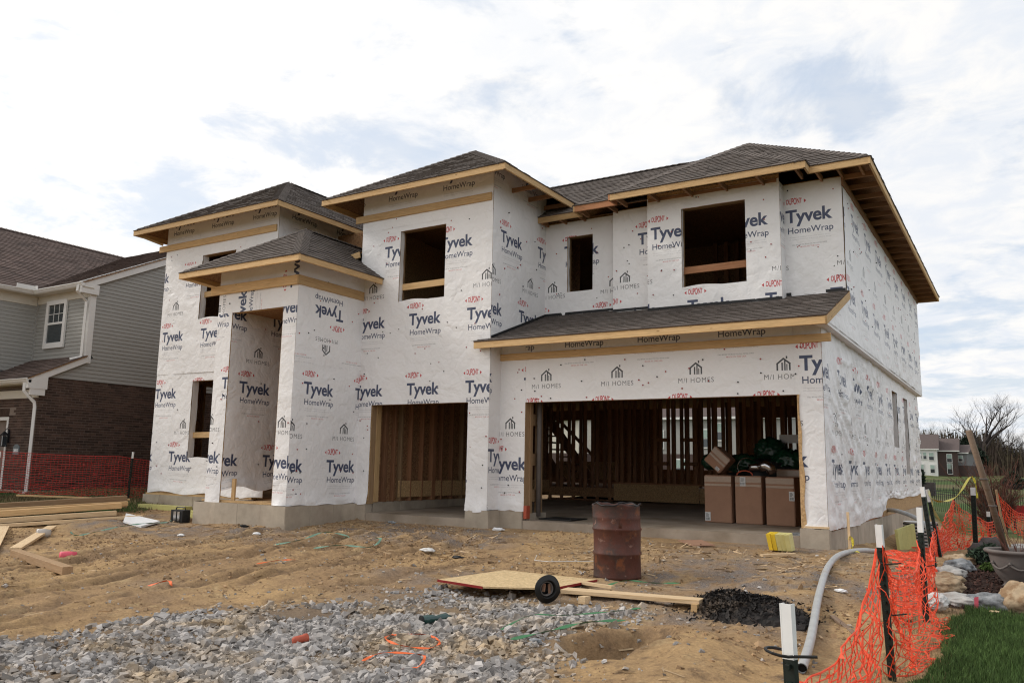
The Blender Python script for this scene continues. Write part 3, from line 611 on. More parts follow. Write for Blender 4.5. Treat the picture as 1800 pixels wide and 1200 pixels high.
# the sheet is folded into the left side of each opening
def fold(a0, z0, z1, y0, dep=.11, sd=1):
    b = MB(); rr = random.Random(sd); n_ = 12; P = [[(a0+.006+.012*rr.random()*(k/3), y0-.008+dep*k/3+(.012*rr.random() if k == 3 else 0), z0+(z1-z0)*j/n_) for k in range(4)] for j in range(n_+1)]
    for j in range(n_):
        for k in range(3): b.poly([P[j][k], P[j][k+1], P[j+1][k+1], P[j+1][k]])
    b.build('wrap_return', 'wrap_plain', FR, smooth=True)
fold(-16.1, 4.2, 5.72, -.9, .14, 1); fold(-16.13, 1.0, 2.76, -.9, .14, 2); fold(-10.56, 4.2, 5.67, -.38, .09, 3); fold(-5.15, 4.26, 5.76, 1.2, .05, 4); fold(-7.78, 4.52, 5.68, 1.65, .06, 5)
for (h, y0) in ((hL[0], -.9), (hL[1], -.9), (hM[1], -.38), (hR[0], 1.2)):
    b_ = MB(); rr = random.Random(3); n_ = 14; zt0 = h[2]
    for j in range(n_):
        x0_, x1_ = h[0]+(h[1]-h[0])*j/n_, h[0]+(h[1]-h[0])*(j+1)/n_; f = lambda x: zt0+.035*max(0, math.sin((x-h[0])*3.3+.4))**2+.02*max(0, (x-h[0])/(h[1]-h[0])-.7)
        b_.poly([(x0_, y0-.012, zt0-.02), (x1_, y0-.012, zt0-.02), (x1_, y0-.006, f(x1_)), (x0_, y0-.006, f(x0_))]); b_.poly([(x0_, y0-.006, f(x0_)), (x1_, y0-.006, f(x1_)), (x1_, y0+.06, f(x1_)-.004), (x0_, y0+.06, f(x0_)-.004)])
    b_.build('wrap_return', 'wrap_plain', FR, smooth=True)

for h in hS:                          # folded into the far side of the two narrow side windows
    b_ = MB(); n_ = 10
    for j in range(n_):
        za, zb_ = h[2]+(h[3]-h[2])*j/n_, h[2]+(h[3]-h[2])*(j+1)/n_; q = lambda z: .012*math.sin(z*9)
        b_.poly([(XR+.02, h[1]-.01, za), (XR-.15, h[1]-.02+q(za), za), (XR-.15, h[1]-.02+q(zb_), zb_), (XR+.02, h[1]-.01, zb_)])
    b_.build('wrap_return', 'wrap_plain', FR, smooth=True)

b_ = MB(); n_ = 26; rr = random.Random(9)
for j in range(n_):                       # ragged strand board edge left uncovered along the right jamb
    za, zb_ = .13+2.0*j/n_, .13+2.0*(j+1)/n_; f = lambda z: -2.872+.022+.02*math.sin(z*2.3)+.012*math.sin(z*9.1)+.05*max(0, .45-z)
    b_.hexa([(-2.899, -.006, za), (f(za), -.006, za), (f(za), -.03, za), (-2.899, -.03, za), (-2.899, -.006, zb_), (f(zb_), -.006, zb_), (f(zb_), -.03, zb_), (-2.899, -.03, zb_)])
b_.build('ragged_jamb_board', 'osb', FR)
# ------------------------------------------------------------------ foundation, slabs, floors
def foundation(axis, plane, s0, s1, z0, z1, th=.2, din=1, step=.61):
    n = max(1, round((s1-s0)/step)); w_ = (s1-s0)/n
    for i in range(n):
        a, c = s0+i*w_+.002, s0+(i+1)*w_-.002; q = plane-din*random.uniform(0, .004); lo, hi = sorted((q, plane+din*th))
        if axis == 'x': boxo('foundation_panel', a, c, lo, hi, z0, z1, 'concrete', FR)
        else: boxo('foundation_panel', lo, hi, a, c, z0, z1, 'concrete', FR)
foundation('x', -.93, -17.62, -14.0, -.5, .165); foundation('x', -2.26, -14.02, -11.45, -.5, .165); foundation('y', -11.44, -2.26, -.42, -.5, .165, din=-1)
foundation('x', -.43, -11.45, -11.17, -.5, .168); foundation('x', -.43, -8.76, -8.26, -.5, .162); foundation('y', -8.25, -.43, -.04, -.5, .162, din=-1)
foundation('x', -.045, -8.26, -7.77, -.5, .155); foundation('x', -.045, -2.92, -2.50, -.6, .125); foundation('y', XR+.02, -.045, YB+.1, -1.3, .088, din=-1)
foundation('y', -17.62, -.93, YB, -.5, .165, din=1); foundation('y', -14.02, -2.26, -.93, -.5, .165, din=1)
foundation('y', -11.17, -.2, 3.2, -.3, .20, th=.2, din=-1, step=.8)
def sloped_slab(name, x0, x1, y0, y1, t):
    b = MB(); z = lambda y: .014*max(0, y)
    b.hexa([(x0, y0, -t), (x1, y0, -t), (x1, y1, -t), (x0, y1, -t), (x0, y0, z(y0)), (x1, y0, z(y0)), (x1, y1, z(y1)), (x0, y1, z(y1))]); b.build(name, 'slab', FR)
sloped_slab('garage_slab', -7.765, -2.925, -.03, YB-.1, .5); sloped_slab('garage_slab', -11.165, -8.765, -.40, YB-.1, .5); sloped_slab('garage_slab', -8.765, -7.765, .1, YB-.1, .5)
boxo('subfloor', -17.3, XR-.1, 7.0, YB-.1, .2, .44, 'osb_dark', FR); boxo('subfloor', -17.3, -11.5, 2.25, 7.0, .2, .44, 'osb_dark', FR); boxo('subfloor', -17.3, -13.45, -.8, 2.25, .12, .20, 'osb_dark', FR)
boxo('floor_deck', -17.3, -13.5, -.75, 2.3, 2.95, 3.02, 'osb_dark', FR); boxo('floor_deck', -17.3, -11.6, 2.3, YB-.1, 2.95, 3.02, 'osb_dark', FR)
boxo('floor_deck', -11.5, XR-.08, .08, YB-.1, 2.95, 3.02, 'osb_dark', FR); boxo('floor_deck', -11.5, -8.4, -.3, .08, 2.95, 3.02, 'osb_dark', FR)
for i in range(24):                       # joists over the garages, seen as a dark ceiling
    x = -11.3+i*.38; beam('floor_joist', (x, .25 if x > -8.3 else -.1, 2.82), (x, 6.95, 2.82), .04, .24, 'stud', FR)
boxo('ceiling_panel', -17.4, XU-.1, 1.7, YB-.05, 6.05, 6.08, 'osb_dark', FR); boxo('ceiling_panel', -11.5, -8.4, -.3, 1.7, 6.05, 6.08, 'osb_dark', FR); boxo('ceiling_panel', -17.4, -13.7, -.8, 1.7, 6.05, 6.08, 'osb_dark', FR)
# ------------------------------------------------------------------ framing seen through the openings
_n = [0]
def stud(x, y, z0, z1, w_=.038, d_=.089, ax='x', mn='stud'):
    if _n[0] > 255: return
    _n[0] += 1; beam('stud', (x, y, z0), (x, y, z1), w_ if ax == 'y' else d_, d_ if ax == 'y' else w_, mn, FR, up=(1, 0, 0))
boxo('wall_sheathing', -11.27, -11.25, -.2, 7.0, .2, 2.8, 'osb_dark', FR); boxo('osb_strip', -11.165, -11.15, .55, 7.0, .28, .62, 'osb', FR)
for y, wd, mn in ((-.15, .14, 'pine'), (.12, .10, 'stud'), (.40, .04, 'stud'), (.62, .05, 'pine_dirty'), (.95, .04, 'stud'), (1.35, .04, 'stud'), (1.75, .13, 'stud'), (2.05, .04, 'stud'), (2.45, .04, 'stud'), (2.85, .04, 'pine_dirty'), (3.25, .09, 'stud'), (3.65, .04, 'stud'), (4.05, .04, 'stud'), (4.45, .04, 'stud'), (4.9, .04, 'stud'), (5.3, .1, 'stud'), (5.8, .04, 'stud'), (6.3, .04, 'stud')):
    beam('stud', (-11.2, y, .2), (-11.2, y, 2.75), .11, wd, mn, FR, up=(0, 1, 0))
# partition at the back of the garage
yp = 7.05
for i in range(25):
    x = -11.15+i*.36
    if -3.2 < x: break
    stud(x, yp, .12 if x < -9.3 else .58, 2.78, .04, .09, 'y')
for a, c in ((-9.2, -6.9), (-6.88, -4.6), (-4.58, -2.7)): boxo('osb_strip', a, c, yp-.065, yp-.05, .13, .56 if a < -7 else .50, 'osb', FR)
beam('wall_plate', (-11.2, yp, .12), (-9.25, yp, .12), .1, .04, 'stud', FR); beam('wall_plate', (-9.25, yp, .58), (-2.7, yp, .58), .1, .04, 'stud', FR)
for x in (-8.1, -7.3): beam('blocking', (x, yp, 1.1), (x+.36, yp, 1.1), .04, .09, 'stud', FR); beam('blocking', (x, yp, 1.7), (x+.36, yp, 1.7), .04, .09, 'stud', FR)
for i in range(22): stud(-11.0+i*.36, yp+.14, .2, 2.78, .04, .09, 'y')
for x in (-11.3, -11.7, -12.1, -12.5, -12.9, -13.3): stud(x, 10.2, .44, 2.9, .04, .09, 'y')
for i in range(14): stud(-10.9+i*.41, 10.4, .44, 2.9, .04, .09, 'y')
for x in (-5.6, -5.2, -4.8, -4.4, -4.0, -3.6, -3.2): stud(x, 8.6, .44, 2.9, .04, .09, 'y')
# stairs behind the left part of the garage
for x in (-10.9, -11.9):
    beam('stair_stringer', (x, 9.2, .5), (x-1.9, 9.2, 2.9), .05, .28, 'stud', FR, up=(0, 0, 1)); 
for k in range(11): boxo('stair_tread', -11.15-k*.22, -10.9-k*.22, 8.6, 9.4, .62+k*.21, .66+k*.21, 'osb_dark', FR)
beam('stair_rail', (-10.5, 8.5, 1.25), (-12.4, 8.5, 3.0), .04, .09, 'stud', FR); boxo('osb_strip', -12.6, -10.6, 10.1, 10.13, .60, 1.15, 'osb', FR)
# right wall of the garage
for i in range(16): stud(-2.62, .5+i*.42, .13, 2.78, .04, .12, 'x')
boxo('osb_strip', -2.895, -2.872, -.012, .05, .13, 2.13, 'osb', FR)
# post between the garage openings, built up of studs with a drain pipe beside it
for x, y, ww in ((-7.80, .20, .14), (-7.82, .62, .12), (-8.28, .62, .1)): beam('stud', (x, y, .10), (x, y, 2.9), .09, ww, 'pine_dirty', FR, up=(1, 0, 0))
for z in (.32, .98, 1.72): boxo('blocking', -7.84, -7.78, .22, .58, z, z+.22, 'pine_dirty', FR)
b_ = MB(); b_.tube([(-7.70, .42, .06), (-7.70, .42, 2.9)], .045, 12); b_.build('drain_pipe', 'urn', FR, smooth=True)
foundation('y', -7.72, .06, .75, -.1, .12, din=-1)
# upstairs rooms: a few partitions so that the openings look into framed rooms
for i in range(12): stud(-10.9+i*.21*1.0, 3.2, 3.02, 6.0, .04, .09, 'y')
for i in range(10): stud(-5.6+i*.24, 4.6, 3.02, 6.0, .04, .09, 'y')
for i in range(9): stud(-16.9+i*.4, 2.6, 3.02, 6.0, .04, .09, 'y'); stud(-16.9+i*.4, 3.4, .2, 2.9, .04, .09, 'y')
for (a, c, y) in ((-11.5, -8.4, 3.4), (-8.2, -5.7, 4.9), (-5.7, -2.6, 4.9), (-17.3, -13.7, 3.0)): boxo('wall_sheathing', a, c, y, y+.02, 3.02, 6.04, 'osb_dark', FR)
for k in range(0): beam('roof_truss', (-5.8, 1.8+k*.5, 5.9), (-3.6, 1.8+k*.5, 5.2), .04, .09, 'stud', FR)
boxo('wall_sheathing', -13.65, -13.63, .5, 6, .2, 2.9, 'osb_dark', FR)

# ------------------------------------------------------------------ roofs
def clip_poly(p, q):                 # Sutherland-Hodgman, q convex ccw
    out_ = p
    for i in range(len(q)):
        a = q[i]; b = q[(i+1) % len(q)]; inp = out_; out_ = []
        if not inp: break
        def sd(r): return (b[0]-a[0])*(r[1]-a[1])-(b[1]-a[1])*(r[0]-a[0])
        for j in range(len(inp)):
            c = inp[j]; d = inp[(j+1) % len(inp)]; sc_, sd_ = sd(c), sd(d)
            if sc_ >= 0: out_.append(c)
            if (sc_ >= 0) != (sd_ >= 0): t = sc_/(sc_-sd_); out_.append((c[0]+(d[0]-c[0])*t, c[1]+(d[1]-c[1])*t))
    return out_
SHN = [0]
def roof_plane(corners, parent, mn='shingle', single=False, expo=.143, tab=(.15, .36), deck='osb_dark', thick=.02, lift=.013, seed=1, deckname='roof_deck'):
    """corners: 3-D polygon, first two run along the eave"""
    rr = random.Random(seed); C_ = [Vector(c) for c in corners]; p0 = C_[0]; e = (C_[1]-C_[0]).normalized()
    nrm = e.cross(C_[2]-C_[0]).normalized(); 
    if nrm.z < 0: nrm = -nrm
    s = nrm.cross(e); 
    if (C_[2]-C_[0]).dot(s) < 0: s = -s
    P2 = [((c-p0).dot(e), (c-p0).dot(s)) for c in C_]
    ar = sum(P2[i][0]*P2[(i+1) % len(P2)][1]-P2[(i+1) % len(P2)][0]*P2[i][1] for i in range(len(P2)))
    Q = P2 if ar > 0 else P2[::-1]
    def W(u, v, h): return p0+e*u+s*v+nrm*h
    b = MB(); n0 = len(P2); b.poly([W(u, v, -thick) for u, v in Q][::-1]); b.poly([W(u, v, 0) for u, v in Q])
    for i in range(n0): a, c = Q[i], Q[(i+1) % n0]; b.poly([W(*a, -thick), W(*c, -thick), W(*c, 0), W(*a, 0)])
    b.build(deckname, deck, parent)
    umin = min(q[0] for q in Q); umax = max(q[0] for q in Q); vmax = max(q[1] for q in Q); v = -.012; row = 0; B = MB()
    while v < vmax:
        u = umin-rr.uniform(0, .3); v1 = v+expo
        while u < umax:
            wd = rr.uniform(*tab); high = rr.random() < .5; dv = 0 if high else .0
            cell = [(u+.002, v), (u+wd-.002, v), (u+wd-.002, v1+.01), (u+.002, v1+.01)]
            if v < 0: inner = [(a, max(0, c)) for a, c in cell]
            p = clip_poly(cell if v >= 0 else inner, Q)
            if len(p) >= 3:
                sh = min(1, max(0, rr.gauss(.62 if high else .40, .16))); hh = lift*(1.35 if high else .85); v0 = max(v, 0)
                f = lambda q: W(q[0], q[1] if q[1] > v0+1e-6 or v > 0 else q[1]-.012, .002+hh*(1-(q[1]-v0)/(expo+.01)))
                tgt = B
                one = single and SHN[0] < 300 and wd > .2 and len(p) == 4
                if one: tgt = MB(); SHN[0] += 1
                tgt.poly([f(q) for q in p], sh)
                for i in range(len(p)):
                    a, c = p[i], p[(i+1) % len(p)]
                    if abs(a[1]-v0) < 1e-4 and abs(c[1]-v0) < 1e-4: tgt.poly([f(a)-nrm*(hh+.002), f(c)-nrm*(hh+.002), f(c), f(a)], sh*.55)
                if one: tgt.build('shingle', mn, parent)
            u += wd
        v = v1; row += 1
    if B.f: B.build('shingle_courses', mn, parent, kind='stuff')
def hip_caps(a, c, parent, mn='shingle', wd=.14, step=.15, dn1=(0,0,0), drop=.07, one=True):
    a = Vector(a); c = Vector(c); d = (c-a).normalized(); a = a+d*.10; d = c-a; L = d.length; d /= L; side = d.cross(Vector((0,0,1))).normalized(); n_ = max(2, int(L/step)); B = MB()
    for i in range(n_):
        p = a+d*(i*L/n_); q = p+d*(L/n_*1.25); u = Vector((0,0,.034)); l2 = Vector((0,0,.018)); k = MB() if one else B; sh = random.uniform(.25, .75)
        for sg in (-1, 1):
            o1 = side*sg*wd-Vector((0,0,drop)); t1 = [p+u, p+u+o1, q+l2+o1, q+l2]; k.poly(t1 if sg < 0 else t1[::-1], sh)
            k.poly([p+u, p+u+o1, p+o1, p], sh*.3)
        if one: k.build('hip_shingle', mn, parent)
    if not one: B.build('hip_shingles', mn, parent, kind='stuff')
PT = .63
def eave(a, c, parent=FR, h=.115, ext0=0.0, ext1=0.0, mn='pine', name='fascia_board', z=None, t=.038):
    a = Vector(a); c = Vector(c); d = (c-a).normalized(); beam(name, a-d*ext0, c+d*ext1, t, h, mn, parent)
def rafters(axis, eav, wl, s0, s1, z, step=.6, mn='rafter_wood'):
    n_ = int((s1-s0)/step)
    for i in range(n_+1):
        s = s0+.06+i*(s1-s0-.12)/max(1, n_)
        if axis == 'x': beam('rafter_tail', (s, eav, z), (s, wl, z), .038, .09, mn, FR)
        else: beam('rafter_tail', (eav, s, z), (wl, s, z), .038, .09, mn, FR)
def hip_roof(x0, x1, y0, yend, zb, pitch=PT, single=False, seed=1, back=None, soff=None, fh=.12, right=True, left=True, one_caps=True):
    zt = zb+fh; hw = (x1-x0)/2; ax = (x0+x1)/2; ay = y0+hw; az = zt+hw*pitch
    roof_plane([(x0, y0, zt), (x1, y0, zt), (ax, ay, az)], FR, single=single, seed=seed)
    ye = back if back else yend
    if right: roof_plane([(x1, y0, zt), (x1, ye, zt), (ax, yend, az), (ax, ay, az)], FR, single=False, seed=seed+1)
    if left: roof_plane([(x0, ye, zt), (x0, y0, zt), (ax, ay, az), (ax, yend, az)], FR, seed=seed+2)
    hip_caps((x0, y0, zt), (ax, ay, az), FR, one=one_caps); hip_caps((x1, y0, zt), (ax, ay, az), FR, one=one_caps); hip_caps((ax, ay, az), (ax, yend, az), FR, one=False)
    return ax, ay, az
ZH = 6.32; ZL = 5.97
# M tower
hip_roof(-12.3, -7.70, -.95, 4.2, ZH, seed=10)
eave((-12.3, -.93, ZH+.055), (-7.70, -.93, ZH+.055)); eave((-7.72, -.95, ZH+.055), (-7.72, 1.75, ZH+.055)); eave((-12.28, -.95, ZH+.055), (-12.28, 1.6, ZH+.055))
rafters('y', -7.74, -8.30, .2, 1.6, ZH+.04)
beam('ledger_board', (-11.78, -.42, 6.06), (-8.33, -.42, 6.06), .035, .15, 'pine', FR)
# L tower
hip_roof(-18.06, -13.05, -1.48, 4.6, ZH, seed=20)
eave((-18.06, -1.46, ZH+.055), (-13.05, -1.46, ZH+.055)); eave((-13.07, -1.48, ZH+.055), (-13.07, 3.4, ZH+.055)); eave((-18.04, -1.48, ZH+.055), (-18.04, YB, ZH+.055))
beam('ledger_board', (-17.75, -.94, 6.05), (-13.64, -.94, 6.05), .035, .15, 'pine', FR)
beam('soffit_brace', (-17.95, -1.40, ZH+.01), (-17.62, -.95, ZH-.16), .035, .05, 'pine', FR)
roof_plane([(-18.06, 4.6, 6.44), (-18.06, YB+.5, 6.44), (-15.55, YB+.5, 8.02), (-15.55, 4.6, 8.02)][::-1] if False else [(-18.06, YB+.5, 6.44), (-18.06, 4.6, 6.44), (-15.55, 4.6, 8.02), (-15.55, YB+.5, 8.02)], FR, seed=24)
roof_plane([(-13.05, 4.6, 6.44), (-13.05, YB+.5, 6.44), (-15.55, YB+.5, 8.02), (-15.55, 4.6, 8.02)], FR, seed=25)
# porch
PX0, PX1, PY = -14.42, -10.97, -2.72
zt = 4.60+.12; hw = (PX1-PX0)/2; pax = (PX0+PX1)/2; pay = PY+hw; paz = zt+hw*.655
roof_plane([(PX0, PY, zt), (PX1, PY, zt), (pax, pay, paz)], FR, single=True, seed=30)
roof_plane([(PX1, PY, zt), (PX1, -.40, zt), (pax, -.40, paz), (pax, pay, paz)], FR, single=True, seed=31)
roof_plane([(-11.61, -.398, zt+.64*.655), (-11.61, .88, zt+.64*.655), (pax, .88, paz), (pax, -.398, paz)], FR, seed=35); hip_caps((pax, pay, paz), (pax, .85, paz), FR, one=False)
roof_plane([(PX0, -.92, zt), (PX0, PY, zt), (pax, pay, paz), (pax, -.92, paz)], FR, seed=32)
roof_plane([(pax, pay+.02, paz), (pax, -.92, paz), (-11.62, -.40, paz-.52), (-11.6, -.45, paz-.55)], FR, seed=33) if False else None
hip_caps((PX0, PY, zt), (pax, pay, paz), FR); hip_caps((PX1, PY, zt), (pax, pay, paz), FR)
eave((PX0, PY+.02, zt-.062), (PX1, PY+.02, zt-.062)); eave((PX1-.02, PY, zt-.062), (PX1-.02, -.42, zt-.062)); eave((PX0+.02, PY, zt-.062), (PX0+.02, -.93, zt-.062))

beam('ledger_board', (-13.98, -2.24, 4.39), (-11.47, -2.24, 4.39), .035, .18, 'pine', FR); beam('ledger_board', (-11.47, -2.26, 4.39), (-11.47, -.42, 4.39), .035, .18, 'pine', FR)
beam('soffit_brace', (PX0+.12, PY+.1, 4.60), (-13.80, -2.25, 4.44), .03, .045, 'pine', FR)
# little roof between the towers, just above the porch roof
roof_plane([(-12.35, -.42, 5.24), (-11.62, -.42, 5.36), (-11.62, .9, 6.0), (-12.6, .9, 6.0)], FR, seed=34)
beam('fascia_board', (-12.35, -.44, 5.17), (-11.62, -.44, 5.30), .035, .13, 'pine', FR); boxo('wall_sheathing', -13.6, -11.6, .9, .92, 4.3, 6.3, 'osb_dark', FR)
# right wing: main hip, gable-like bump in front, and the low run A behind
zt = ZL+.12; XE0, XE1 = -7.31, -1.83; hwm = (XE1-XE0)/2; rax = (XE0+XE1)/2; raz = zt+hwm*PT
hip_roof(XE0, XE1, .96, YB+.55-hwm, ZL, seed=40, back=YB+.55)
roof_plane([(XE1, YB+.55, zt), (XE0, YB+.55, zt), (rax, YB+.55-hwm, raz)], FR, seed=44); hip_caps((XE1, YB+.55, zt), (rax, YB+.55-hwm, raz), FR, one=False)
hip_caps((rax-2.6, 3.55, raz-1.62), (rax, 3.7, raz), FR, one=False) if False else None
BX0, BX1 = -6.40, -2.79; hb = (BX1-BX0)/2; bax = (BX0+BX1)/2
roof_plane([(BX0, .65, zt+.001), (BX1, .65, zt+.001), (bax, .65+hb, zt+hb*PT)], FR, seed=45, single=True)
dY = .31
roof_plane([(BX1, .65, zt+.001), (BX1, .66+dY, zt+.001), (bax, .65+hb+dY, zt+hb*PT), (bax, .65+hb, zt+hb*PT)], FR, seed=46)
roof_plane([(BX0, .66+dY, zt+.001), (BX0, .65, zt+.001), (bax, .65+hb, zt+hb*PT), (bax, .65+hb+dY, zt+hb*PT)], FR, seed=47)
hip_caps((BX0, .65, zt), (bax, .65+hb, zt+hb*PT), FR); hip_caps((BX1, .65, zt), (bax, .65+hb, zt+hb*PT), FR)
AY = 3.85
roof_plane([(-11.0, 1.29, zt), (-5.0, 1.29, zt), (-5.0, AY, zt+(AY-1.29)*PT), (-11.0, AY, zt+(AY-1.29)*PT)], FR, seed=48)
hip_caps((-11.5, AY, zt+(AY-1.29)*PT), (-6.0, AY, zt+(AY-1.29)*PT), FR, one=False)
b_ = MB()
zr = zt+(AY-1.29)*PT
b_.poly([(-15.5, AY, zr), (-4.6, AY, zr), (-4.6, YB+.5, 6.1), (-15.5, YB+.5, 6.1)]); b_.build('rear_roof', 'shingle', FR)
for (a, c, y) in ((-6.40, -2.79, .67), (-2.83, -1.83, .98), (-7.31, -6.36, .98), (-8.42, -7.27, 1.31)): eave((a, y, ZL+.055), (c, y, ZL+.055), mn='pine' if a > -7 and a < -6.38 or a > -3 else 'fir_red' if a > -8 else 'pine')
eave((XE1-.02, .96, ZL+.055), (XE1-.02, YB+.55, ZL+.055)); eave((XE1, YB+.53, ZL+.055), (XE0, YB+.53, ZL+.055)); eave((-2.81, .65, ZL+.055), (-2.81, .98, ZL+.055)); eave((-6.38, .65, ZL+.055), (-6.38, .98, ZL+.055), mn='fir_red')
eave((-7.29, .96, ZL+.055), (-7.29, 1.31, ZL+.055))
rafters('x', .69, 1.19, -6.3, -2.9, ZL+.035); rafters('x', 1.0, 1.49, -2.75, -1.95, ZL+.035, .4); rafters('x', 1.0, 1.44, -7.25, -6.5, ZL+.035, .4); rafters('x', 1.33, 1.64, -8.3, -7.3, ZL+.035, .5)
rafters('y', XE1-.04, XU+.01, 1.5, YB+.3, ZL+.035, .61)
beam('ledger_board', (XU+.02, 1.45, ZL-.06), (XU+.02, YB, ZL-.06), .03, .14, 'rafter_wood', FR)
boxo('top_plate', -5.8, -3.4, 1.17, 1.21, 5.99, 6.05, 'rafter_wood', FR)
# garage lean-to roof
GS = .365; gy0 = -.56; gz0 = 3.235
def gzr(y): return gz0+(y-gy0)*GS
roof_plane([(-8.57, gy0, gz0), (-2.32, gy0, gz0), (-2.32, 1.53, gzr(1.53)), (-2.36, 1.53, gzr(1.53)), (-2.36, 1.53, gzr(1.53)), (-8.31, 1.53, gzr(1.53)), (-8.57, -.40, gzr(-.40))][:3]+[(-8.57, 1.53, gzr(1.53))], FR, seed=50, single=True) if False else None
roof_plane([(-8.31, gy0, gz0), (-2.32, gy0, gz0), (-2.32, 1.22, gzr(1.22)), (-8.31, 1.22, gzr(1.22))], FR, seed=50, single=True)
roof_plane([(-8.57, gy0, gz0), (-8.312, gy0, gz0), (-8.312, -.40, gzr(-.40)), (-8.57, -.40, gzr(-.40))], FR, seed=51)
roof_plane([(-8.31, 1.222, gzr(1.222)), (-5.84, 1.222, gzr(1.222)), (-5.84, 1.46, gzr(1.46)), (-8.31, 1.46, gzr(1.46))], FR, seed=52)
roof_plane([(-8.31, 1.462, gzr(1.462)), (-6.66, 1.462, gzr(1.462)), (-6.66, 1.66, gzr(1.66)), (-8.31, 1.66, gzr(1.66))], FR, seed=53)
roof_plane([(-3.34, 1.222, gzr(1.222)), (-2.32, 1.222, gzr(1.222)), (-2.32, 1.51, gzr(1.51)), (-3.34, 1.51, gzr(1.51))], FR, seed=54)
eave((-8.57, gy0+.02, 3.165), (-2.34, gy0+.02, 3.165), mn='pine'); beam('fascia_board', (-8.55, gy0+.02, 3.165), (-8.55, -.40, 3.20), .03, .1, 'pine', FR)
beam('rake_board', (-2.335, gy0+.01, gz0-.075), (-2.335, 1.51, gzr(1.51)-.075), .034, .13, 'pine', FR)
pass
beam('ledger_board', (-8.30, -.03, 2.985), (-2.37, -.03, 2.985), .045, .125, 'pine', FR)
# flashing strips where walls meet the lean-to
for (a, c, y) in ((-8.31, -6.66, 1.64), (-6.66, -5.83, 1.44), (-5.83, -3.36, 1.19), (-3.36, XU, 1.49)): beam('step_flashing', (a, y-.012, gzr(y)+.035), (c, y-.012, gzr(y)+.035), .006, .05, 'black_metal', FR)
beam('step_flashing', (-8.295, -.38, gzr(-.38)+.035), (-8.295, 1.62, gzr(1.62)+.035), .006, .05, 'black_metal', FR)
# cap nails that hold the sheets, red or black plastic
def nails(axis, plane, s0, s1, z0, z1, n_, holes=(), mn='ink', seed=1):
    rr = random.Random(seed); b = MB()
    for _ in range(n_):
        s = rr.uniform(s0, s1); z = rr.uniform(z0, z1)
        if any(h[0]-.04 < s < h[1]+.04 and h[2]-.04 < z < h[3]+.04 for h in holes): continue
        r = .0125; p = [(s+r*math.cos(k*math.pi/3), z+r*math.sin(k*math.pi/3)) for k in range(6)]
        b.poly([(a, plane-.026, c) for a, c in p] if axis == 'x' else [(plane+.026, a, c) for a, c in p])
        for k in range(6):
            a, c = p[k], p[(k+1) % 6]
            b.poly([(a[0], plane, a[1]), (c[0], plane, c[1]), (c[0], plane-.026, c[1]), (a[0], plane-.026, a[1])] if axis == 'x' else [(plane, a[0], a[1]), (plane, c[0], c[1]), (plane+.026, c[0], c[1]), (plane+.026, a[0], a[1])])
    b.build('cap_nails', mn, FR, kind='stuff')
mat('red_cap', (.30, .03, .03), .5, .1)
for k, (ax_, pl, s0, s1, z0, z1, c, hs) in enumerate((('x', 0, -7.7, -2.6, 2.17, 2.9, 26, ()), ('x', 0, -8.28, -7.8, .2, 2.9, 10, ()), ('x', -.38, -11.5, -8.35, .3, 6.0, 62, hM), ('y', -8.31, -.3, 1.5, 3.4, 6.0, 16, ()), ('x', 1.65, -8.2, -6.7, 4.1, 5.9, 14, [(-7.8, -7.2, 4.5, 5.7)]), ('x', 1.45, -6.6, -5.9, 4.1, 5.9, 9, ()), ('x', 1.2, -5.8, -3.4, 4.0, 5.95, 26, hR), ('x', 1.5, -3.3, -2.45, 4.0, 5.9, 11, ()), ('x', -.9, -17.4, -14.3, .4, 6.0, 44, hL), ('x', -2.2, -13.7, -11.55, .3, 4.5, 22, hP), ('y', -11.5, -2.15, -.45, .3, 4.5, 26, ()), ('y', -13.33, -1.9, 0, .6, 3.8, 14, ()), ('y', XR+.01, .2, 12.8, .5, 3.1, 40, hS), ('y', XU, 1.6, 12.8, 3.4, 5.9, 40, ()))):
    nails(ax_, pl, s0, s1, z0, z1, int(c*.55), hs, 'ink', k*3+1); nails(ax_, pl, s0, s1, z0, z1, int(c*.6), hs, 'red_cap', k*3+2)
# ------------------------------------------------------------------ neighbour on the left: brick below, siding above
NB = thing('neighbour_house', 'finished house with brick ground floor and grey siding left of the wrapped house', 'house', (-22.5, 3, .1))
NX = -21.0
# structural cores keep light out
boxo('wall_core', NX-8, NX-.11, -1.63, 14, .0, 3.0, 'mortar', NB); boxo('wall_core', NX-8, NX-.12, -.53, 14, 3.0, 5.5, 'far_grey', NB)
boxo('foundation_wall', NX-8, NX+.01, -1.755, 14, -.35, .14, 'concrete', NB)
bc = [0]; BB = MB()
def brick(x0, x1, y0, y1, z0, z1, near):
    if near and bc[0] < 300:
        bc[0] += 1; b = MB(); b.box(x0, x1, y0, y1, z0, z1, random.random()); b.build('brick', 'brick', NB)
    else: BB.box(x0, x1, y0, y1, z0, z1, random.random())
boxo('mortar_bed', NX-.115, NX-.006, -1.735, 9.0, .14, 2.975, 'mortar', NB); boxo('mortar_bed', NX-1.32, NX-.005, -1.736, -1.62, .14, 2.62, 'mortar', NB)
boxo('mortar_bed', NX-6.5, NX-1.32, -1.736, -1.62, 2.02, 2.62, 'mortar', NB)
rows = 42; ch = (2.975-.14)/rows
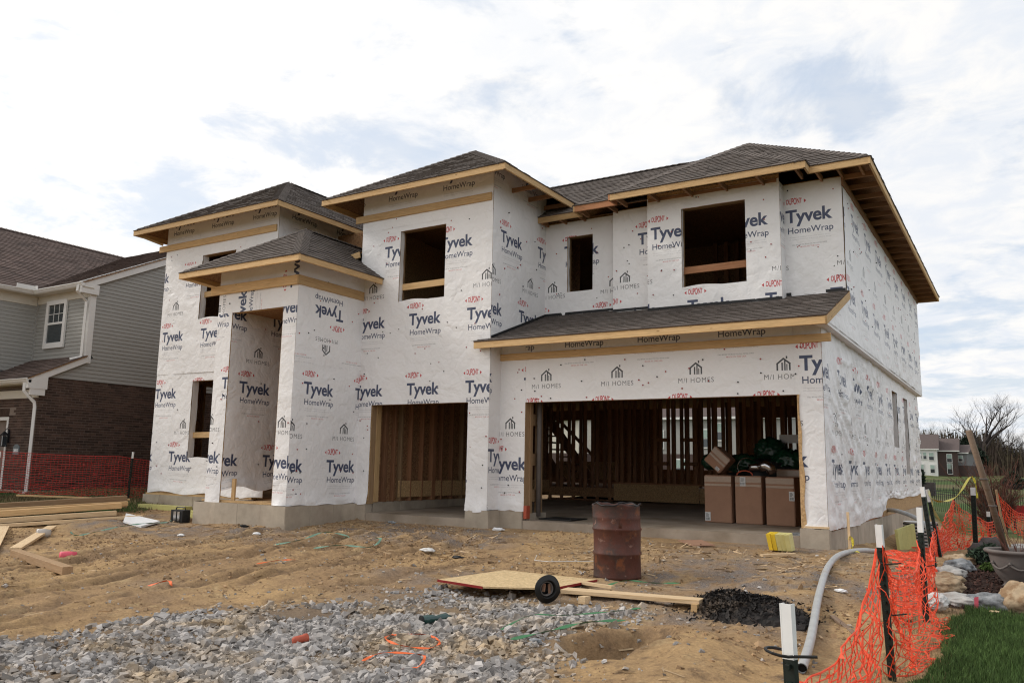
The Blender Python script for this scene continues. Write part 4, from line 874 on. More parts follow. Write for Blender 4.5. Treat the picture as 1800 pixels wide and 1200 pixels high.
for r in range(rows):
    z0 = .14+r*ch; y = -1.74-(.105 if r % 2 else 0)
    while y < 7.5:
        a, c = max(y, -1.74), y+.2
        if c-a > .05: brick(NX-.10, NX+random.uniform(-.002, .002), a, c, z0+.004, z0+ch-.006, (y < 1.4 and z0 > .8))
        y += .21
    x = NX-.012
    if z0 < 2.58:
        off = .1 if r % 2 else 0; x = NX-off
        while x > (NX-1.30 if z0 < 2.0 else NX-3.2):
            c = x-.2
            if z0 > 2.24 or z0 < 2.0 or x < NX-1.3 or True:
                if not (1.97 < z0 < 2.22 and x < NX-1.05): brick(c, x, -1.742, -1.66, z0+.004, z0+ch-.006, False)
            x -= .21
for i in range(24): BB.box(NX-1.36-i*.075-.065, NX-1.36-i*.075, -1.748, -1.66, 1.99, 2.21, random.random())     # soldier course over the garage door
BB.build('brick_courses', 'brick', NB, kind='stuff')
# garage door (left edge of the photograph), lamp and number plaque
gd = boxo('garage_door', NX-6.2, NX-1.40, -1.60, -1.56, .05, 1.97, 'white_trim', NB)
for r in range(4):
    for c in range(8): boxo('door_panel', NX-1.52-c*.6-.5, NX-1.52-c*.6, -1.612, -1.60, .12+r*.48, .50+r*.48, 'white_trim', gd)
boxo('door_trim', NX-1.42, NX-1.335, -1.75, -1.60, .1, 1.985, 'white_trim', NB); boxo('door_trim', NX-6.2, NX-1.42, -1.75, -1.60, 1.90, 1.985, 'white_trim', NB)
lamp = boxo('wall_lantern', NX-1.235, NX-1.205, -1.79, -1.745, 1.32, 1.66, 'black_metal', NB)
b_ = MB()
for sx_, sy_ in ((-.055, -.05), (.055, -.05), (-.055, .05), (.055, .05)): b_.bar((NX-1.22+sx_, -1.87+sy_, 1.24), (NX-1.22+sx_*1.25, -1.87+sy_*1.25, 1.50), .012, .012)
b_.hexa([(NX-1.30, -1.95, 1.50), (NX-1.14, -1.95, 1.50), (NX-1.14, -1.79, 1.50), (NX-1.30, -1.79, 1.50), (NX-1.24, -1.89, 1.60), (NX-1.20, -1.89, 1.60), (NX-1.20, -1.85, 1.60), (NX-1.24, -1.85, 1.60)])
b_.box(NX-1.285, NX-1.155, -1.935, -1.805, 1.215, 1.24); b_.tube([(NX-1.22, -1.76, 1.60), (NX-1.22, -1.82, 1.69), (NX-1.22, -1.87, 1.60)], .012, 6); b_.build('lantern_cage', 'black_metal', lamp)
boxo('lantern_glass', NX-1.265, NX-1.175, -1.915, -1.825, 1.245, 1.49, 'glass', lamp)
pl = MB(); pts = [(-.14, 0), (.14, 0)]+[(.14*math.cos(a), .17+.09*math.sin(a)) for a in np.linspace(0, math.pi, 9)]
PXc = NX-.80; n1 = len(pts); pl.poly([(PXc+a, -1.765, 1.02+c) for a, c in pts]); 
for i in range(n1): a, c = pts[i], pts[(i+1) % n1]; pl.poly([(PXc+a[0], -1.735, 1.02+a[1]), (PXc+c[0], -1.735, 1.02+c[1]), (PXc+c[0], -1.765, 1.02+c[1]), (PXc+a[0], -1.765, 1.02+a[1])])
plo = pl.build('number_plaque', 'grey_plaque', NB)
def text_obj(name, s, loc, size, mn, parent, rot=(math.pi/2, 0, 0), ext=.002, wid=None):
    c = bpy.data.curves.new('t', 'FONT'); c.body = s; c.size = size; c.align_x = 'CENTER'; c.extrude = ext; c.offset = .004; o = bpy.data.objects.new('t', c); COL.objects.link(o)
    bpy.context.view_layer.update(); dg = bpy.context.evaluated_depsgraph_get(); me = bpy.data.meshes.new_from_object(o.evaluated_get(dg)); bpy.data.objects.remove(o)
    me.materials.clear(); me.materials.append(MATS[mn]); from mathutils import Euler
    return link(name, me, parent, Matrix.Translation(loc) @ Euler(rot).to_matrix().to_4x4())
text_obj('house_number', '2055', (PXc, -1.768, 1.09), .105, 'foam', plo)
# siding boards, each its own lap
def lap(pts, name='siding_board', mn='siding'): b = MB(); b.hexa(pts); return b.build(name, mn, NB)
ex = .102
def side_lap(X, z, ya, yb, yc, yd):   # z..z+ex on a wall facing +X, bottom edge ya..yb, top edge yc..yd
    lap([(X-.02, ya, z), (X+.012, ya, z), (X+.012, yb, z), (X-.02, yb, z), (X-.02, yc, z+ex+.004), (X-.001, yc, z+ex+.004), (X-.001, yd, z+ex+.004), (X-.02, yd, z+ex+.004)])
def front_lap(Y, z, xa, xb):
    lap([(xa, Y-.012, z), (xb, Y-.012, z), (xb, Y+.02, z), (xa, Y+.02, z), (xa, Y+.001, z+ex+.004), (xb, Y+.001, z+ex+.004), (xb, Y+.02, z+ex+.004), (xa, Y+.02, z+ex+.004)])
rk = lambda y: 5.47+.5*(y+.87)        # underside of the rake
z = 2.985; k = 0
while z < 7.9:
    def ystart(zz_):
        if zz_ < 3.62: return -2.0+(zz_-2.80)/.51
        if zz_ < 5.55: return -.53
        return -.87+(zz_-5.47)/.5
    def yend(zz_): return 11.0 if zz_ < 5.5 else 4.6+(8.2-zz_)/.5*1.0-.1
    ya, yc = ystart(z), ystart(z+ex)
    side_lap(NX+.005, z, ya, min(10, yend(z)), yc, min(10, yend(z+ex))); z += ex; k += 1
z = 3.55
while z < 5.3: front_lap(-.65, z, NX-2.6, NX-.10); z += ex
z = 3.30
while z < 5.3: side_lap(NX-2.6, z, -6.5, -.66, -6.5, -.66); z += ex
boxo('wall_core', NX-8, NX-2.63, -6.5, -.6, 3.0, 5.5, 'far_grey', NB)
boxo('corner_board', NX-.11, NX+.03, -.68, -.52, 3.45, 5.45, 'white_trim', NB); boxo('corner_strip', NX-2.62, NX-2.57, -.70, -.65, 3.4, 5.3, 'siding', NB)
boxo('frieze_board', NX-2.6, NX+.0, -.685, -.655, 5.24, 5.46, 'cream_trim', NB); boxo('frieze_board', NX-2.59, NX-2.57, -6.5, -.7, 5.20, 5.46, 'cream_trim', NB)
boxo('soffit', NX-2.35, NX+.12, -.97, -.66, 5.455, 5.47, 'cream_trim', NB); boxo('soffit', NX-2.6, NX-2.30, -6.5, -.70, 5.455, 5.47, 'cream_trim', NB)
def gutter(p, q, out_, name='gutter'):
    b = MB(); p = Vector(p); q = Vector(q); o_ = Vector(out_)
    prof = [(0, 0), (.05, 0), (.085, .04), (.095, .075), (.12, .085), (.12, .11), (0, .11)]
    for i in range(len(prof)):
        a, c = prof[i], prof[(i+1) % len(prof)]; b.poly([p+o_*a[0]+Vector((0,0,a[1])), q+o_*a[0]+Vector((0,0,a[1])), q+o_*c[0]+Vector((0,0,c[1])), p+o_*c[0]+Vector((0,0,c[1]))])
    for e_ in (p, q): b.poly([e_+o_*a[0]+Vector((0,0,a[1])) for a in prof])
    b.build(name, 'white_trim', NB)
gutter((NX-2.30, -.93, 5.46), (NX+.12, -.93, 5.46), (0, -1, 0)); gutter((NX-2.32, -6.5, 5.46), (NX-2.32, -.93, 5.46), (1, 0, 0)); gutter((NX-6, -2.03, 2.80), (NX+.10, -2.03, 2.80), (0, -1, 0))
for (a, c) in (((NX-2.50, -1.0, 5.6), (NX-2.05, -1.02, 5.66)), ((NX-2.18, -1.5, 5.6), (NX-2.16, -1.0, 5.66))): boxo('gutter_guard', min(a[0], c[0]), max(a[0], c[0]), min(a[1], c[1])-.005, max(a[1], c[1]), 5.56, 5.68, 'white_trim', NB)
# upper window
def window_unit(parent, x0, x1, z0, z1, Y, fr='white_trim', grid=True):
    w_ = boxo('window', x0, x1, Y-.01, Y+.03, z0, z1, 'curtain', parent); t_ = .1
    b = MB(); b.box(x0-.02, x0+t_, Y-.05, Y, z0-.06, z1+.02); b.box(x1-t_, x1+.02, Y-.05, Y, z0-.06, z1+.02); b.box(x0+t_, x1-t_, Y-.05, Y, z1-t_, z1+.02); b.box(x0+t_, x1-t_, Y-.05, Y, z0-.06, z0+t_*.9); b.build('window_frame', fr, w_)
    zm = (z0+z1)/2; boxo('meeting_rail', x0+t_, x1-t_, Y-.035, Y-.01, zm-.03, zm+.03, fr, w_)
    boxo('pane', x0+t_, x1-t_, Y-.018, Y-.012, z0+t_*.9, zm-.03, 'glass', w_); boxo('pane', x0+t_, x1-t_, Y-.018, Y-.012, zm+.03, z1-t_, 'glass', w_)
    if grid:
        b = MB()
        for i in (1, 2): xx = x0+t_+(x1-x0-2*t_)*i/3; b.box(xx-.008, xx+.008, Y-.026, Y-.018, zm+.03, z1-t_)
        zq = (zm+z1-t_)/2; b.box(x0+t_, x1-t_, Y-.0265, Y-.0185, zq-.008, zq+.008); b.build('muntins', fr, w_)
window_unit(NB, NX-2.02, NX-1.06, 4.0, 5.26, -.67)
# downspouts
b_ = MB(); b_.tube([(NX-.02, -1.02, 5.50), (NX-.02, -1.04, 5.35), (NX-.05, -.74, 5.10), (NX-.05, -.74, 3.62), (NX-.12, -1.0, 3.52)], .045, 4); b_.build('downspout', 'white_trim', NB)
b_ = MB(); b_.tube([(NX-.06, -2.10, 2.80), (NX-.06, -2.10, 2.60), (NX+.02, -1.86, 2.32), (NX+.02, -1.84, 2.2), (NX+.02, -1.84, .12), (NX+.06, -2.0, .03)], .048, 4); b_.build('downspout', 'white_trim', NB)
# lower eave boxes and rakes
boxo('frieze_board', NX-6, NX-.02, -1.78, -1.745, 2.45, 2.66, 'cream_trim', NB); boxo('soffit', NX-6, NX+.08, -2.05, -1.70, 2.78, 2.80, 'cream_trim', NB)
b_ = MB(); b_.hexa([(NX, -2.10, 2.66), (NX+.10, -2.10, 2.66), (NX+.10, -1.62, 2.66), (NX, -1.62, 2.66), (NX, -2.10, 2.86), (NX+.10, -2.10, 2.86), (NX+.10, -1.62, 2.97), (NX, -1.62, 2.97)]); b_.build('eave_return', 'white_trim', NB)
boxo('eave_return', NX+.005, NX+.09, -2.02, -1.66, 2.50, 2.66, 'white_trim', NB)
beam('rake_board', (NX+.07, -2.12, 2.80), (NX+.07, -.63, 3.55), .05, .15, 'white_trim', NB)
beam('rake_board', (NX+.07, -1.0, 5.48), (NX+.07, 4.6, 8.24), .05, .22, 'white_trim', NB); beam('rake_board', (NX+.07, 4.6, 8.24), (NX+.07, 11, 5.1), .05, .22, 'white_trim', NB)
boxo('eave_return', NX+.005, NX+.10, -1.0, -.50, 5.30, 5.56, 'white_trim', NB)
def nroof(c, sd, th=.03): roof_plane(c, NB, mn='shingle_brown', seed=sd, expo=.14, tab=(.16, .42), deck='osb_dark')
nroof([(NX-6, -2.12, 2.91), (NX+.12, -2.12, 2.91), (NX+.12, -.655, 3.645), (NX-6, -.655, 3.645)], 60)
nroof([(NX-2.30, -.97, 5.58), (NX+.13, -.97, 5.58), (NX+.13, 4.6, 8.36), (NX-7.05, 4.6, 8.36)], 61)
nroof([(NX-2.28, -7.0, 5.58), (NX-2.28, -.97, 5.58), (NX-7.05, 4.6, 8.36), (NX-7.05, -7.0, 8.36)], 62)
nroof([(NX+.13, 11, 5.2), (NX-7.05, 11, 5.2), (NX-7.05, 4.6, 8.36), (NX+.13, 4.6, 8.36)], 63)
hip_caps((NX-7.05, -7, 8.36), (NX-7.05, 4.6, 8.36), NB, 'shingle_brown', one=False)

# ------------------------------------------------------------------ rear and distant houses
def far_house(name, label, loc, rz, w_, d_, h, rh, wall_m, low_m=None, wins=(), roof_m='far_roof', gable=False, trim='white_trim', group=None):
    H = thing(name, label, 'house', loc, rz, group)
    base = wm(H)
    def put_(nm, b, mn, par=H):
        me = b.mesh(nm, mn); return link(nm, me, par, base)
    b = MB(); b.box(-w_/2, w_/2, 0, d_, -2, h if not low_m else h); put_('wall', b, wall_m)
    if low_m: b = MB(); b.box(-w_/2-.06, w_/2+.06, -.06, d_+.06, -2, h*.46); put_('lower_wall', b, low_m)
    b = MB(); e = .4
    if gable:
        p = [(-w_/2-e, -e, h), (w_/2+e, -e, h), (w_/2+e, d_+e, h), (-w_/2-e, d_+e, h)]; r0 = (-w_/2-e, d_/2, h+rh); r1 = (w_/2+e, d_/2, h+rh)
    else: p = [(-w_/2-e, -e, h), (w_/2+e, -e, h), (w_/2+e, d_+e, h), (-w_/2-e, d_+e, h)]; k_ = min(d_/2, w_/2*.8); r0 = (-w_/2+k_, d_/2, h+rh); r1 = (w_/2-k_, d_/2, h+rh)
    b.poly([p[0], p[1], r1, r0]); b.poly([p[1], p[2], r1]); b.poly([p[2], p[3], r0, r1]); b.poly([p[3], p[0], r0]); b.poly(p[::-1]); put_('roof', b, roof_m)
    b = MB(); b.box(-w_/2-e-.02, w_/2+e+.02, -e-.04, -e+.02, h-.2, h+.04); put_('fascia_board', b, trim)
    for (x, z, ww, hh) in wins:
        b = MB(); b.box(x-ww/2-.1, x+ww/2+.1, -.10, -.02, z-.1, z+hh+.1); fo = put_('window_frame', b, trim)
        for q in (0, 1): b = MB(); b.box(x-ww/2, x+ww/2, -.12, -.10, z+q*(hh/2)+.03, z+(q+1)*hh/2-.03); put_('pane', b, 'glass' if q == 0 else 'curtain', fo)
    return H
# seen through the framing of the garage
far_house('rear_house', 'grey sided house with brown brick base seen through the studs of the open double garage', (-25.5, 65, -.6), 0, 15, 10, 6.6, 3.2, 'siding', 'far_brown', [(-5.5, 3.6, .9, 1.7), (-1.0, 3.7, 1.0, 1.7), (.6, 4.4, .8, 1.6), (4, 3.7, 1, 1.7), (-3.2, .9, 1.0, 1.6)])
far_house('rear_house', 'pale sided house seen through the stair framing at the left of the open garage', (-44, 60, -.6), 0, 13, 10, 6.4, 3.2, 'cream_trim', 'far_brown', [(-3, 3.7, 1, 1.6), (2.5, 1.4, 1.6, 1.5), (2.5, 3.8, 1, 1.6)])
# row at the top of the far lawn, right of the wrapped house
def zat(x, y): return gz(x, y)
far_house('far_townhouse', 'white townhouse in the far distance right beside the edge of the wrapped wall', (-18.6, 186, zat(-18, 187)), math.radians(3), 5.4, 12, 5.6, 3.4, 'white_trim', None, [(-2.0, .4, .7, 2.2), (-.6, 3.4, .6, 1.5), (.35, 3.4, .6, 1.5), (-.4, .3, .8, 2.0), (1.6, 3.2, .9, 1.6), (1.7, .5, .8, 1.7)], gable=True)
far_house('far_townhouse', 'dark brown townhouse with two stacked white windows on the far lawn', (-14.35, 190, zat(-14, 190)), math.radians(2), 4.2, 12, 5.5, 2.9, 'far_brown', None, [(.5, 3.0, .9, 1.7), (.5, .5, .9, 2.2)], gable=True)
far_house('far_townhouse', 'grey gabled townhouse with one small square window at the right end of the far row', (-11.9, 192, zat(-12, 192)), math.radians(-8), 2.7, 12, 5.1, 1.9, 'far_grey', 'far_brown', [(.1, 3.2, .8, 1.2)], gable=True)
# ------------------------------------------------------------------ trees and shrubs
def branchy(seed, H, spread=.55, levels=5, r0=.03, lean=0.0, fork=.25, ns=4, kids=(3, 4), shr=(.55, .74)):
    rr = random.Random(seed); T = MB(); B = MB()
    def grow_(p, d, L, r, lv):
        n_ = 4 if lv < 2 else 3; pts = [p]; dd = d.copy()
        for i in range(n_):
            dd = (dd+Vector((rr.gauss(0, .10), rr.gauss(0, .10), rr.gauss(.03, .05)))).normalized(); pts.append(pts[-1]+dd*L/n_)
        rs = [r*(1-.55*i/n_) for i in range(n_+1)]
        (T if lv == 0 else B).tube(pts, rs, 6 if lv == 0 else (4 if lv < 3 else 3), cap=False, shade=rr.random())
        if lv >= levels: return
        nk = rr.randint(*kids)+(3 if lv == 0 else 0)
        for i in range(nk):
            f = rr.uniform(fork if lv == 0 else .25, 1.0); k = min(n_-1, int(f*n_)); q = pts[k].lerp(pts[k+1], f*n_-k)
            az = rr.uniform(0, 2*math.pi); side = Vector((math.cos(az), math.sin(az), rr.uniform(-.05, .5)))
            nd = (dd*(1-spread)+side*spread+Vector((0, 0, .18))).normalized(); grow_(q, nd, L*rr.uniform(*shr), rs[k]*rr.uniform(.45, .62), lv+1)
    grow_(Vector((0, 0, -.1)), Vector((lean, 0, 1)).normalized(), H*.5, H*r0*.5, 0)
    return T, B
def tree_kind(seed, H, mt='bark', mtw='twig', **k):
    T, B = branchy(seed, H, **k); return T.mesh('trunk', mt, True), B.mesh('crown', mtw)
K = [tree_kind(s, 17, levels=5, spread=.5, r0=(.075 if s == 3 else .046)) for s in (3, 8, 15)]
def tree(i, x, y, sc_, rz, label, group='bare trees beyond the far lawn', ms=None):
    t_ = thing('bare_tree', label, 'tree', (x, y, gz(x, y)-.1), rz, group); a, b = (ms or K[i]); bs = wm(t_) @ Matrix.Scale(sc_, 4)
    link('trunk', a, t_, bs); link('crown', b, t_, bs)
tree(0, -9.2, 232, 1.36, .4, 'tallest bare tree with a wide round crown against the sky above the far lawn')
for i, x, y, s_, r_, lb in ((1, -21.5, 236, .84, 1.0, 'bare tree rising behind the roof of the far white townhouse'), (2, -16.5, 246, .78, 2.2, 'slim bare tree behind the ridge of the brown townhouse'), (1, -24.5, 228, .72, 3.3, 'bare tree half hidden by the corner of the wrapped house'),
                            (2, -3.2, 236, .95, 4.0, 'bare tree at the right edge of the photograph'), (0, 3.5, 240, 1.0, 5.0, 'bare tree beyond the right edge of the lawn'), (1, -13.0, 255, .62, .3, 'small bare tree left of the tallest one'), (2, 1.5, 215, .7, 1.2, 'small bare tree by the brown thicket on the right')):
    tree(i, x, y, s_, r_, lb)
for k in range(0): tree(k % 3, -34-k*9.0, 205+(k*37) % 30, .8+.1*(k % 3), k*1.1, 'bare tree on the skyline hidden behind the wrapped house')
for k, (x, y, s_, lb) in enumerate(((-27, 240, .8, 'bare tree just left of the half hidden one, behind the wrapped house'), (-19, 262, .95, 'dim bare tree far back between the white townhouse and the brown one'), (-14.6, 226, .55, 'short bare tree close behind the brown townhouse roof'), (-6.2, 262, .85, 'bare tree just right of the tallest one, farther back'), (-.8, 268, .9, 'far bare tree between the leaning pole and the right edge'), (-11.0, 270, .8, 'far bare tree showing through the tallest one'))): tree(k % 3, x, y, s_, k*1.7, lb)
for k in range(5): tree(k % 3, 12+k*10, 200+(k*29) % 30, .9, k*1.3, ('first', 'second', 'third', 'fourth', 'fifth')[k]+' bare tree of the skyline right of the planting bed, counted from the bed')
# brown undergrowth along the far edge: nobody could count it
rr = random.Random(5); b_ = MB()
for k in range(13000):
    x = rr.uniform(-75, 60); y = rr.uniform(232, 262); h = (5.5+5.5*float(vn(x*.09, 0, 4)))*rr.uniform(.5, 1.25)
    if -25 < x < -10 and rr.random() < .5: continue
    z = gz(x, y) if k % 40 == 0 else z; dx, dy = rr.gauss(0, .9), rr.gauss(0, .6); w_ = rr.uniform(.05, .22); s = rr.random()
    b_.poly([(x-w_, y, z-.3), (x+w_, y, z-.3), (x+dx+w_*.3, y+dy, z+h), (x+dx-w_*.3, y+dy, z+h*.96)], s)
    if k % 3 == 0:
        for q in range(3): a = rr.uniform(.4, 1); cx_, cz_ = x+dx*a+rr.gauss(0, .5), z+h*a; b_.poly([(cx_-.3, y, cz_), (cx_+.2, y+.2, cz_-.25), (cx_+.35, y, cz_+.2)], s)
b_.build('woodland_undergrowth', 'thicket', kind='stuff')
def leafy(name, part, label, cat, x, y, R, H, n_, mn, leaf, group=None, z=None, stem=True, shape=1.0, dens=.6):
    z = gz(x, y) if z is None else z; t_ = thing(name, label, cat, (x, y, z), 0, group); b = MB(); rr = random.Random(int(x*77+y*13))
    for _ in range(n_):
        a = rr.uniform(0, 6.283); f = rr.random()**dens; v = rr.random(); rad = R*f*math.sin(math.pi*min(1, (v*.85+.15)))**.6*(.8+.35*float(vn(a*2, v*4, 3))); p = Vector((x+rad*math.cos(a), y+rad*math.sin(a), z+H*(.04+.96*v**shape)*(1-.25*f*f)))
        d = Vector((rr.gauss(0, 1), rr.gauss(0, 1), rr.gauss(.3, .8))).normalized(); u = d.cross(Vector((rr.gauss(0, 1), rr.gauss(0, 1), 1))).normalized(); l_ = leaf*rr.uniform(.6, 1.4)
        b.poly([p-u*l_*.35, p+u*l_*.35, p+d*l_], rr.random())
    b.build(part, mn, t_)
    if stem:
        b = MB(); b.tube([(x, y, z-.1), (x, y, z+H*.5)], R*.06+.01, 5); b.build('stem', 'bark', t_)
    return t_
leafy('evergreen_tree', 'crown', 'dark evergreen tree behind the grey far townhouse, left of the tallest bare tree', 'tree', -11.2, 205, 4.2, 8.6, 5000, 'evergreen', .8, shape=.8)
leafy('evergreen_tree', 'crown', 'low dark evergreen on the far lawn at the right edge', 'tree', -1.5, 120, 1.6, 2.3, 1500, 'evergreen', .4)
leafy('evergreen_shrub', 'foliage', 'narrow dark evergreen shrub on the lawn just right of the wrapped wall', 'shrub', -8.7, 71, .9, 3.6, 2500, 'evergreen', .3, shape=.75)
# big bare red-brown bush right of the leaning pole
def bush(label, x, y, H, R, seed, mtw='twig_red', n_=26, ns=3, group=None, leafn=0):
    t_ = thing('bare_bush', label, 'bush', (x, y, gz(x, y)), 0, group); rr = random.Random(seed); S = MB(); Tw = MB(); z0 = gz(x, y)
    def tw(p, d, L, r, lv):
        pts = [p]; dd = d.copy()
        for i in range(3): dd = (dd+Vector((rr.gauss(0, .13), rr.gauss(0, .13), rr.gauss(.04, .06)))).normalized(); pts.append(pts[-1]+dd*L/3)
        (S if lv == 0 else Tw).tube(pts, [r, r*.85, r*.65, r*.4], 4 if lv == 0 else 3, False, rr.random())
        if lv < 3:
            for i in range(4 if lv < 2 else 3):
                k = rr.randint(0, 2); q = pts[k].lerp(pts[k+1], rr.random()); tw(q, (dd+Vector((rr.gauss(0, .5), rr.gauss(0, .5), rr.gauss(.1, .25)))).normalized(), L*rr.uniform(.4, .62), r*.5, lv+1)
    for i in range(n_):
        a = rr.uniform(0, 6.283); o_ = R*.25*rr.random(); out_ = rr.uniform(.05, R/H*1.0)
        tw(Vector((x+o_*math.cos(a), y+o_*math.sin(a), z0-.05)), Vector((math.cos(a)*out_, math.sin(a)*out_, 1)).normalized(), H*rr.uniform(.45, .72), H*.009, 0)
    S.build('stems', 'bark', t_); Tw.build('twigs', mtw, t_)
bush('big bare red-brown bush behind the leaning wooden pole', -.93, 20.5, 2.5, 1.15, 4, n_=60)
bush('bare bush at the right edge beyond the iron fence gate', .45, 21.0, 1.7, .8, 12, 'twig', 22)

# ------------------------------------------------------------------ black iron fences
def iron_fence(label, pts, h, sp=.105, psp=2.4):
    t_ = thing('iron_fence', label, 'fence', (pts[0][0], pts[0][1], gz(*pts[0][:2]))); P = MB(); n_ = 0
    for (a, c) in zip(pts, pts[1:]):
        A = Vector((*a, gz(*a))); B = Vector((*c, gz(*c))); L = (B-A).length; d = (B-A)/L; zf = lambda q: gz((A+d*q).x, (A+d*q).y)
        for k in range(int(L/psp)+1):
            q = min(L, k*psp); p = A+d*q; z = zf(q); beam('fence_post', (p.x, p.y, z-.1), (p.x, p.y, z+h+.08), .06, .06, 'black_metal', t_)
        ns_ = max(1, int(L/psp))
        for k in range(ns_):
            q0, q1 = L*k/ns_, L*(k+1)/ns_; p, r = A+d*q0, A+d*q1
            for f in (.10, .86, .97): beam('fence_rail', (p.x, p.y, zf(q0)+h*f), (r.x, r.y, zf(q1)+h*f), .03, .03, 'black_metal', t_)
        q = 0
        while q < L: p = A+d*q; z = zf(q); P.box(p.x-.014, p.x+.014, p.y-.014, p.y+.014, z+.03, z+h); q += sp
    P.build('pickets', 'black_metal', t_, kind='stuff')
iron_fence('near black iron picket fence across the back of the side yards', [(-9.5, 38.5), (-5.5, 37.5), (-1.6, 36.0), (1.6, 35.0)], 1.25)
iron_fence('farther black iron picket fence on the slope below the townhouses', [(-17, 96), (-9, 94), (-1, 92), (6, 90)], 1.3, .16)
boxo('retaining_wall', -10.8, -7.3, 74, 75, gz(-9, 74)-.5, gz(-9, 74)+1.25, 'stone_dark', label='low dark retaining wall on the lawn beside the evergreen shrub', cat='wall')

# ------------------------------------------------------------------ plastic safety nets
def net(label, name, top, h, mn, cell=(.05, .045), sag=.06, crumple=.03, strand=.007, seed=1, step=1, lean=0.0, lumps=()):
    """top: list of (x, y, ztop); a net hangs from it down to the ground and crumples there"""
    t_ = MB(); P = [Vector(p) for p in top]; cum = [0]
    for a, c in zip(P, P[1:]): cum.append(cum[-1]+(Vector((c.x-a.x, c.y-a.y, 0))).length)
    L = cum[-1]; nc = int(L/cell[0]); nr = int(h/cell[1]); rr = random.Random(seed); grid = {}
    us = np.array([i*L/nc for i in range(nc+1)]); vs = np.arange(nr+1)
    for i, u in enumerate(us):
        k = max(j for j in range(len(cum)-1) if cum[j] <= u+1e-9); f = (u-cum[k])/(cum[k+1]-cum[k]); a, c = P[k], P[k+1]; p = a.lerp(c, f); p.z -= sag*4*f*(1-f)*(c-a).length*.5
        d = Vector((c.x-a.x, c.y-a.y, 0)).normalized(); nm = Vector((-d.y, d.x, 0)); gz_ = gz(p.x, p.y)
        hh = p.z-gz_
        for j in vs:
            s = j*cell[1]; q = p.copy(); w1 = float(fbm(u*3+seed, s*3, 3, seed)); w2 = float(fbm(u*7+seed, s*7+5, 2, seed+4))
            off = crumple*(w1*2.2+w2*1.2)*(0.25+s/h); q.z = p.z-s*(.93+.07*w2); q += d*(crumple*1.2*float(fbm(u*4-3, s*4, 2, seed+9)))
            if q.z < gz_+.015:
                ex_ = gz_+.015-q.z; q.z = gz_+.012+abs(w2)*.05+.02*abs(w1); off += ex_*(.75 if lean >= 0 else -.75)
                q.z = max(q.z, gz(q.x+nm.x*off, q.y+nm.y*off)+.01)
            q += nm*(off+lean*s); grid[i, j] = q
    def seg(a, c, w_):
        d = (c-a); 
        if d.length < 1e-5: return
        d.normalize(); o_ = d.cross(Vector((.3, -1, .35))).normalized()*w_/2; o2 = d.cross(o_).normalized()*w_*.35; sh = rr.random()
        t_.poly([a-o_, a+o_, c+o_, c-o_], sh); t_.poly([a-o2, a+o2, c+o2, c-o2], sh)
    for i in range(nc+1):
        for j in vs:
            if j < nr and (i % step == 0): seg(grid[i, j], grid[i, j+1], strand*.75)
            if i < nc:
                seg(grid[i, j], grid[i+1, j], strand*(1.5 if j in (0, nr) else 1.0))
                if rr.random() < .28: q = grid[i, j]; e_ = strand*1.5; v = [q+Vector((rr.gauss(0, e_), rr.gauss(0, e_), rr.gauss(0, e_))) for _ in range(3)]; t_.poly(v, .5)
    return t_.build(name, mn, label=label, cat='fence netting', group='plastic safety fences')
def zt_(x, y, h): return gz(x, y)+h
net('bright orange safety net bunched between the front post and the second post', 'safety_net', [(-.78, -9.72, .12), (-1.22, -8.3, -.26), (-1.0, -6.95, -.02), (-.915, -6.55, .44)], .85, 'orange_net', (.070, .055), .10, .08, .0088, 3, lean=.10)
net('orange safety net sagging between the second post and the tall post by the lawn', 'safety_net', [(-.915, -6.50, .46), (-.90, -5.4, .12), (-.89, -4.3, .28), (-.90, -4.18, .34)], .95, 'orange_net', (.072, .060), .14, .07, .0080, 5, lean=-.06)
net('orange safety net slumped on the ground beyond the tall post', 'safety_net', [(-.90, -4.15, .34), (-.93, -2.9, .05), (-1.02, -1.7, .25), (-1.2, .5, .02), (-1.32, 2.2, .20)], .95, 'orange_net', (.058, .05), .10, .06, .0085, 7)
net('orange safety net heaped up at the back beside the window well', 'safety_net', [(-1.30, 2.25, .2), (-1.38, 4.4, .0), (-1.30, 6.2, .50), (-.95, 8.2, .05), (-.7, 9.6, -.1)], .95, 'orange_net', (.075, .07), .10, .08, .011, 9)
net('orange safety net corner standing right of the leaning pole', 'safety_net', [(-.62, 10.5, .55), (-.35, 11.2, .15), (-.1, 12.0, .0)], .7, 'orange_net', (.08, .07), .05, .04, .011, 11)
net('dark red safety net along the brick wall of the neighbour house', 'safety_net', [(-24.0, -3.9, 1.12), (-19.75, -3.15, 1.08), (-18.3, -1.15, 1.02), (-17.6, .6, .80), (-17.55, 2.4, .75)], 1.0, 'red_net', (.075, .055), .02, .02, .009, 13)
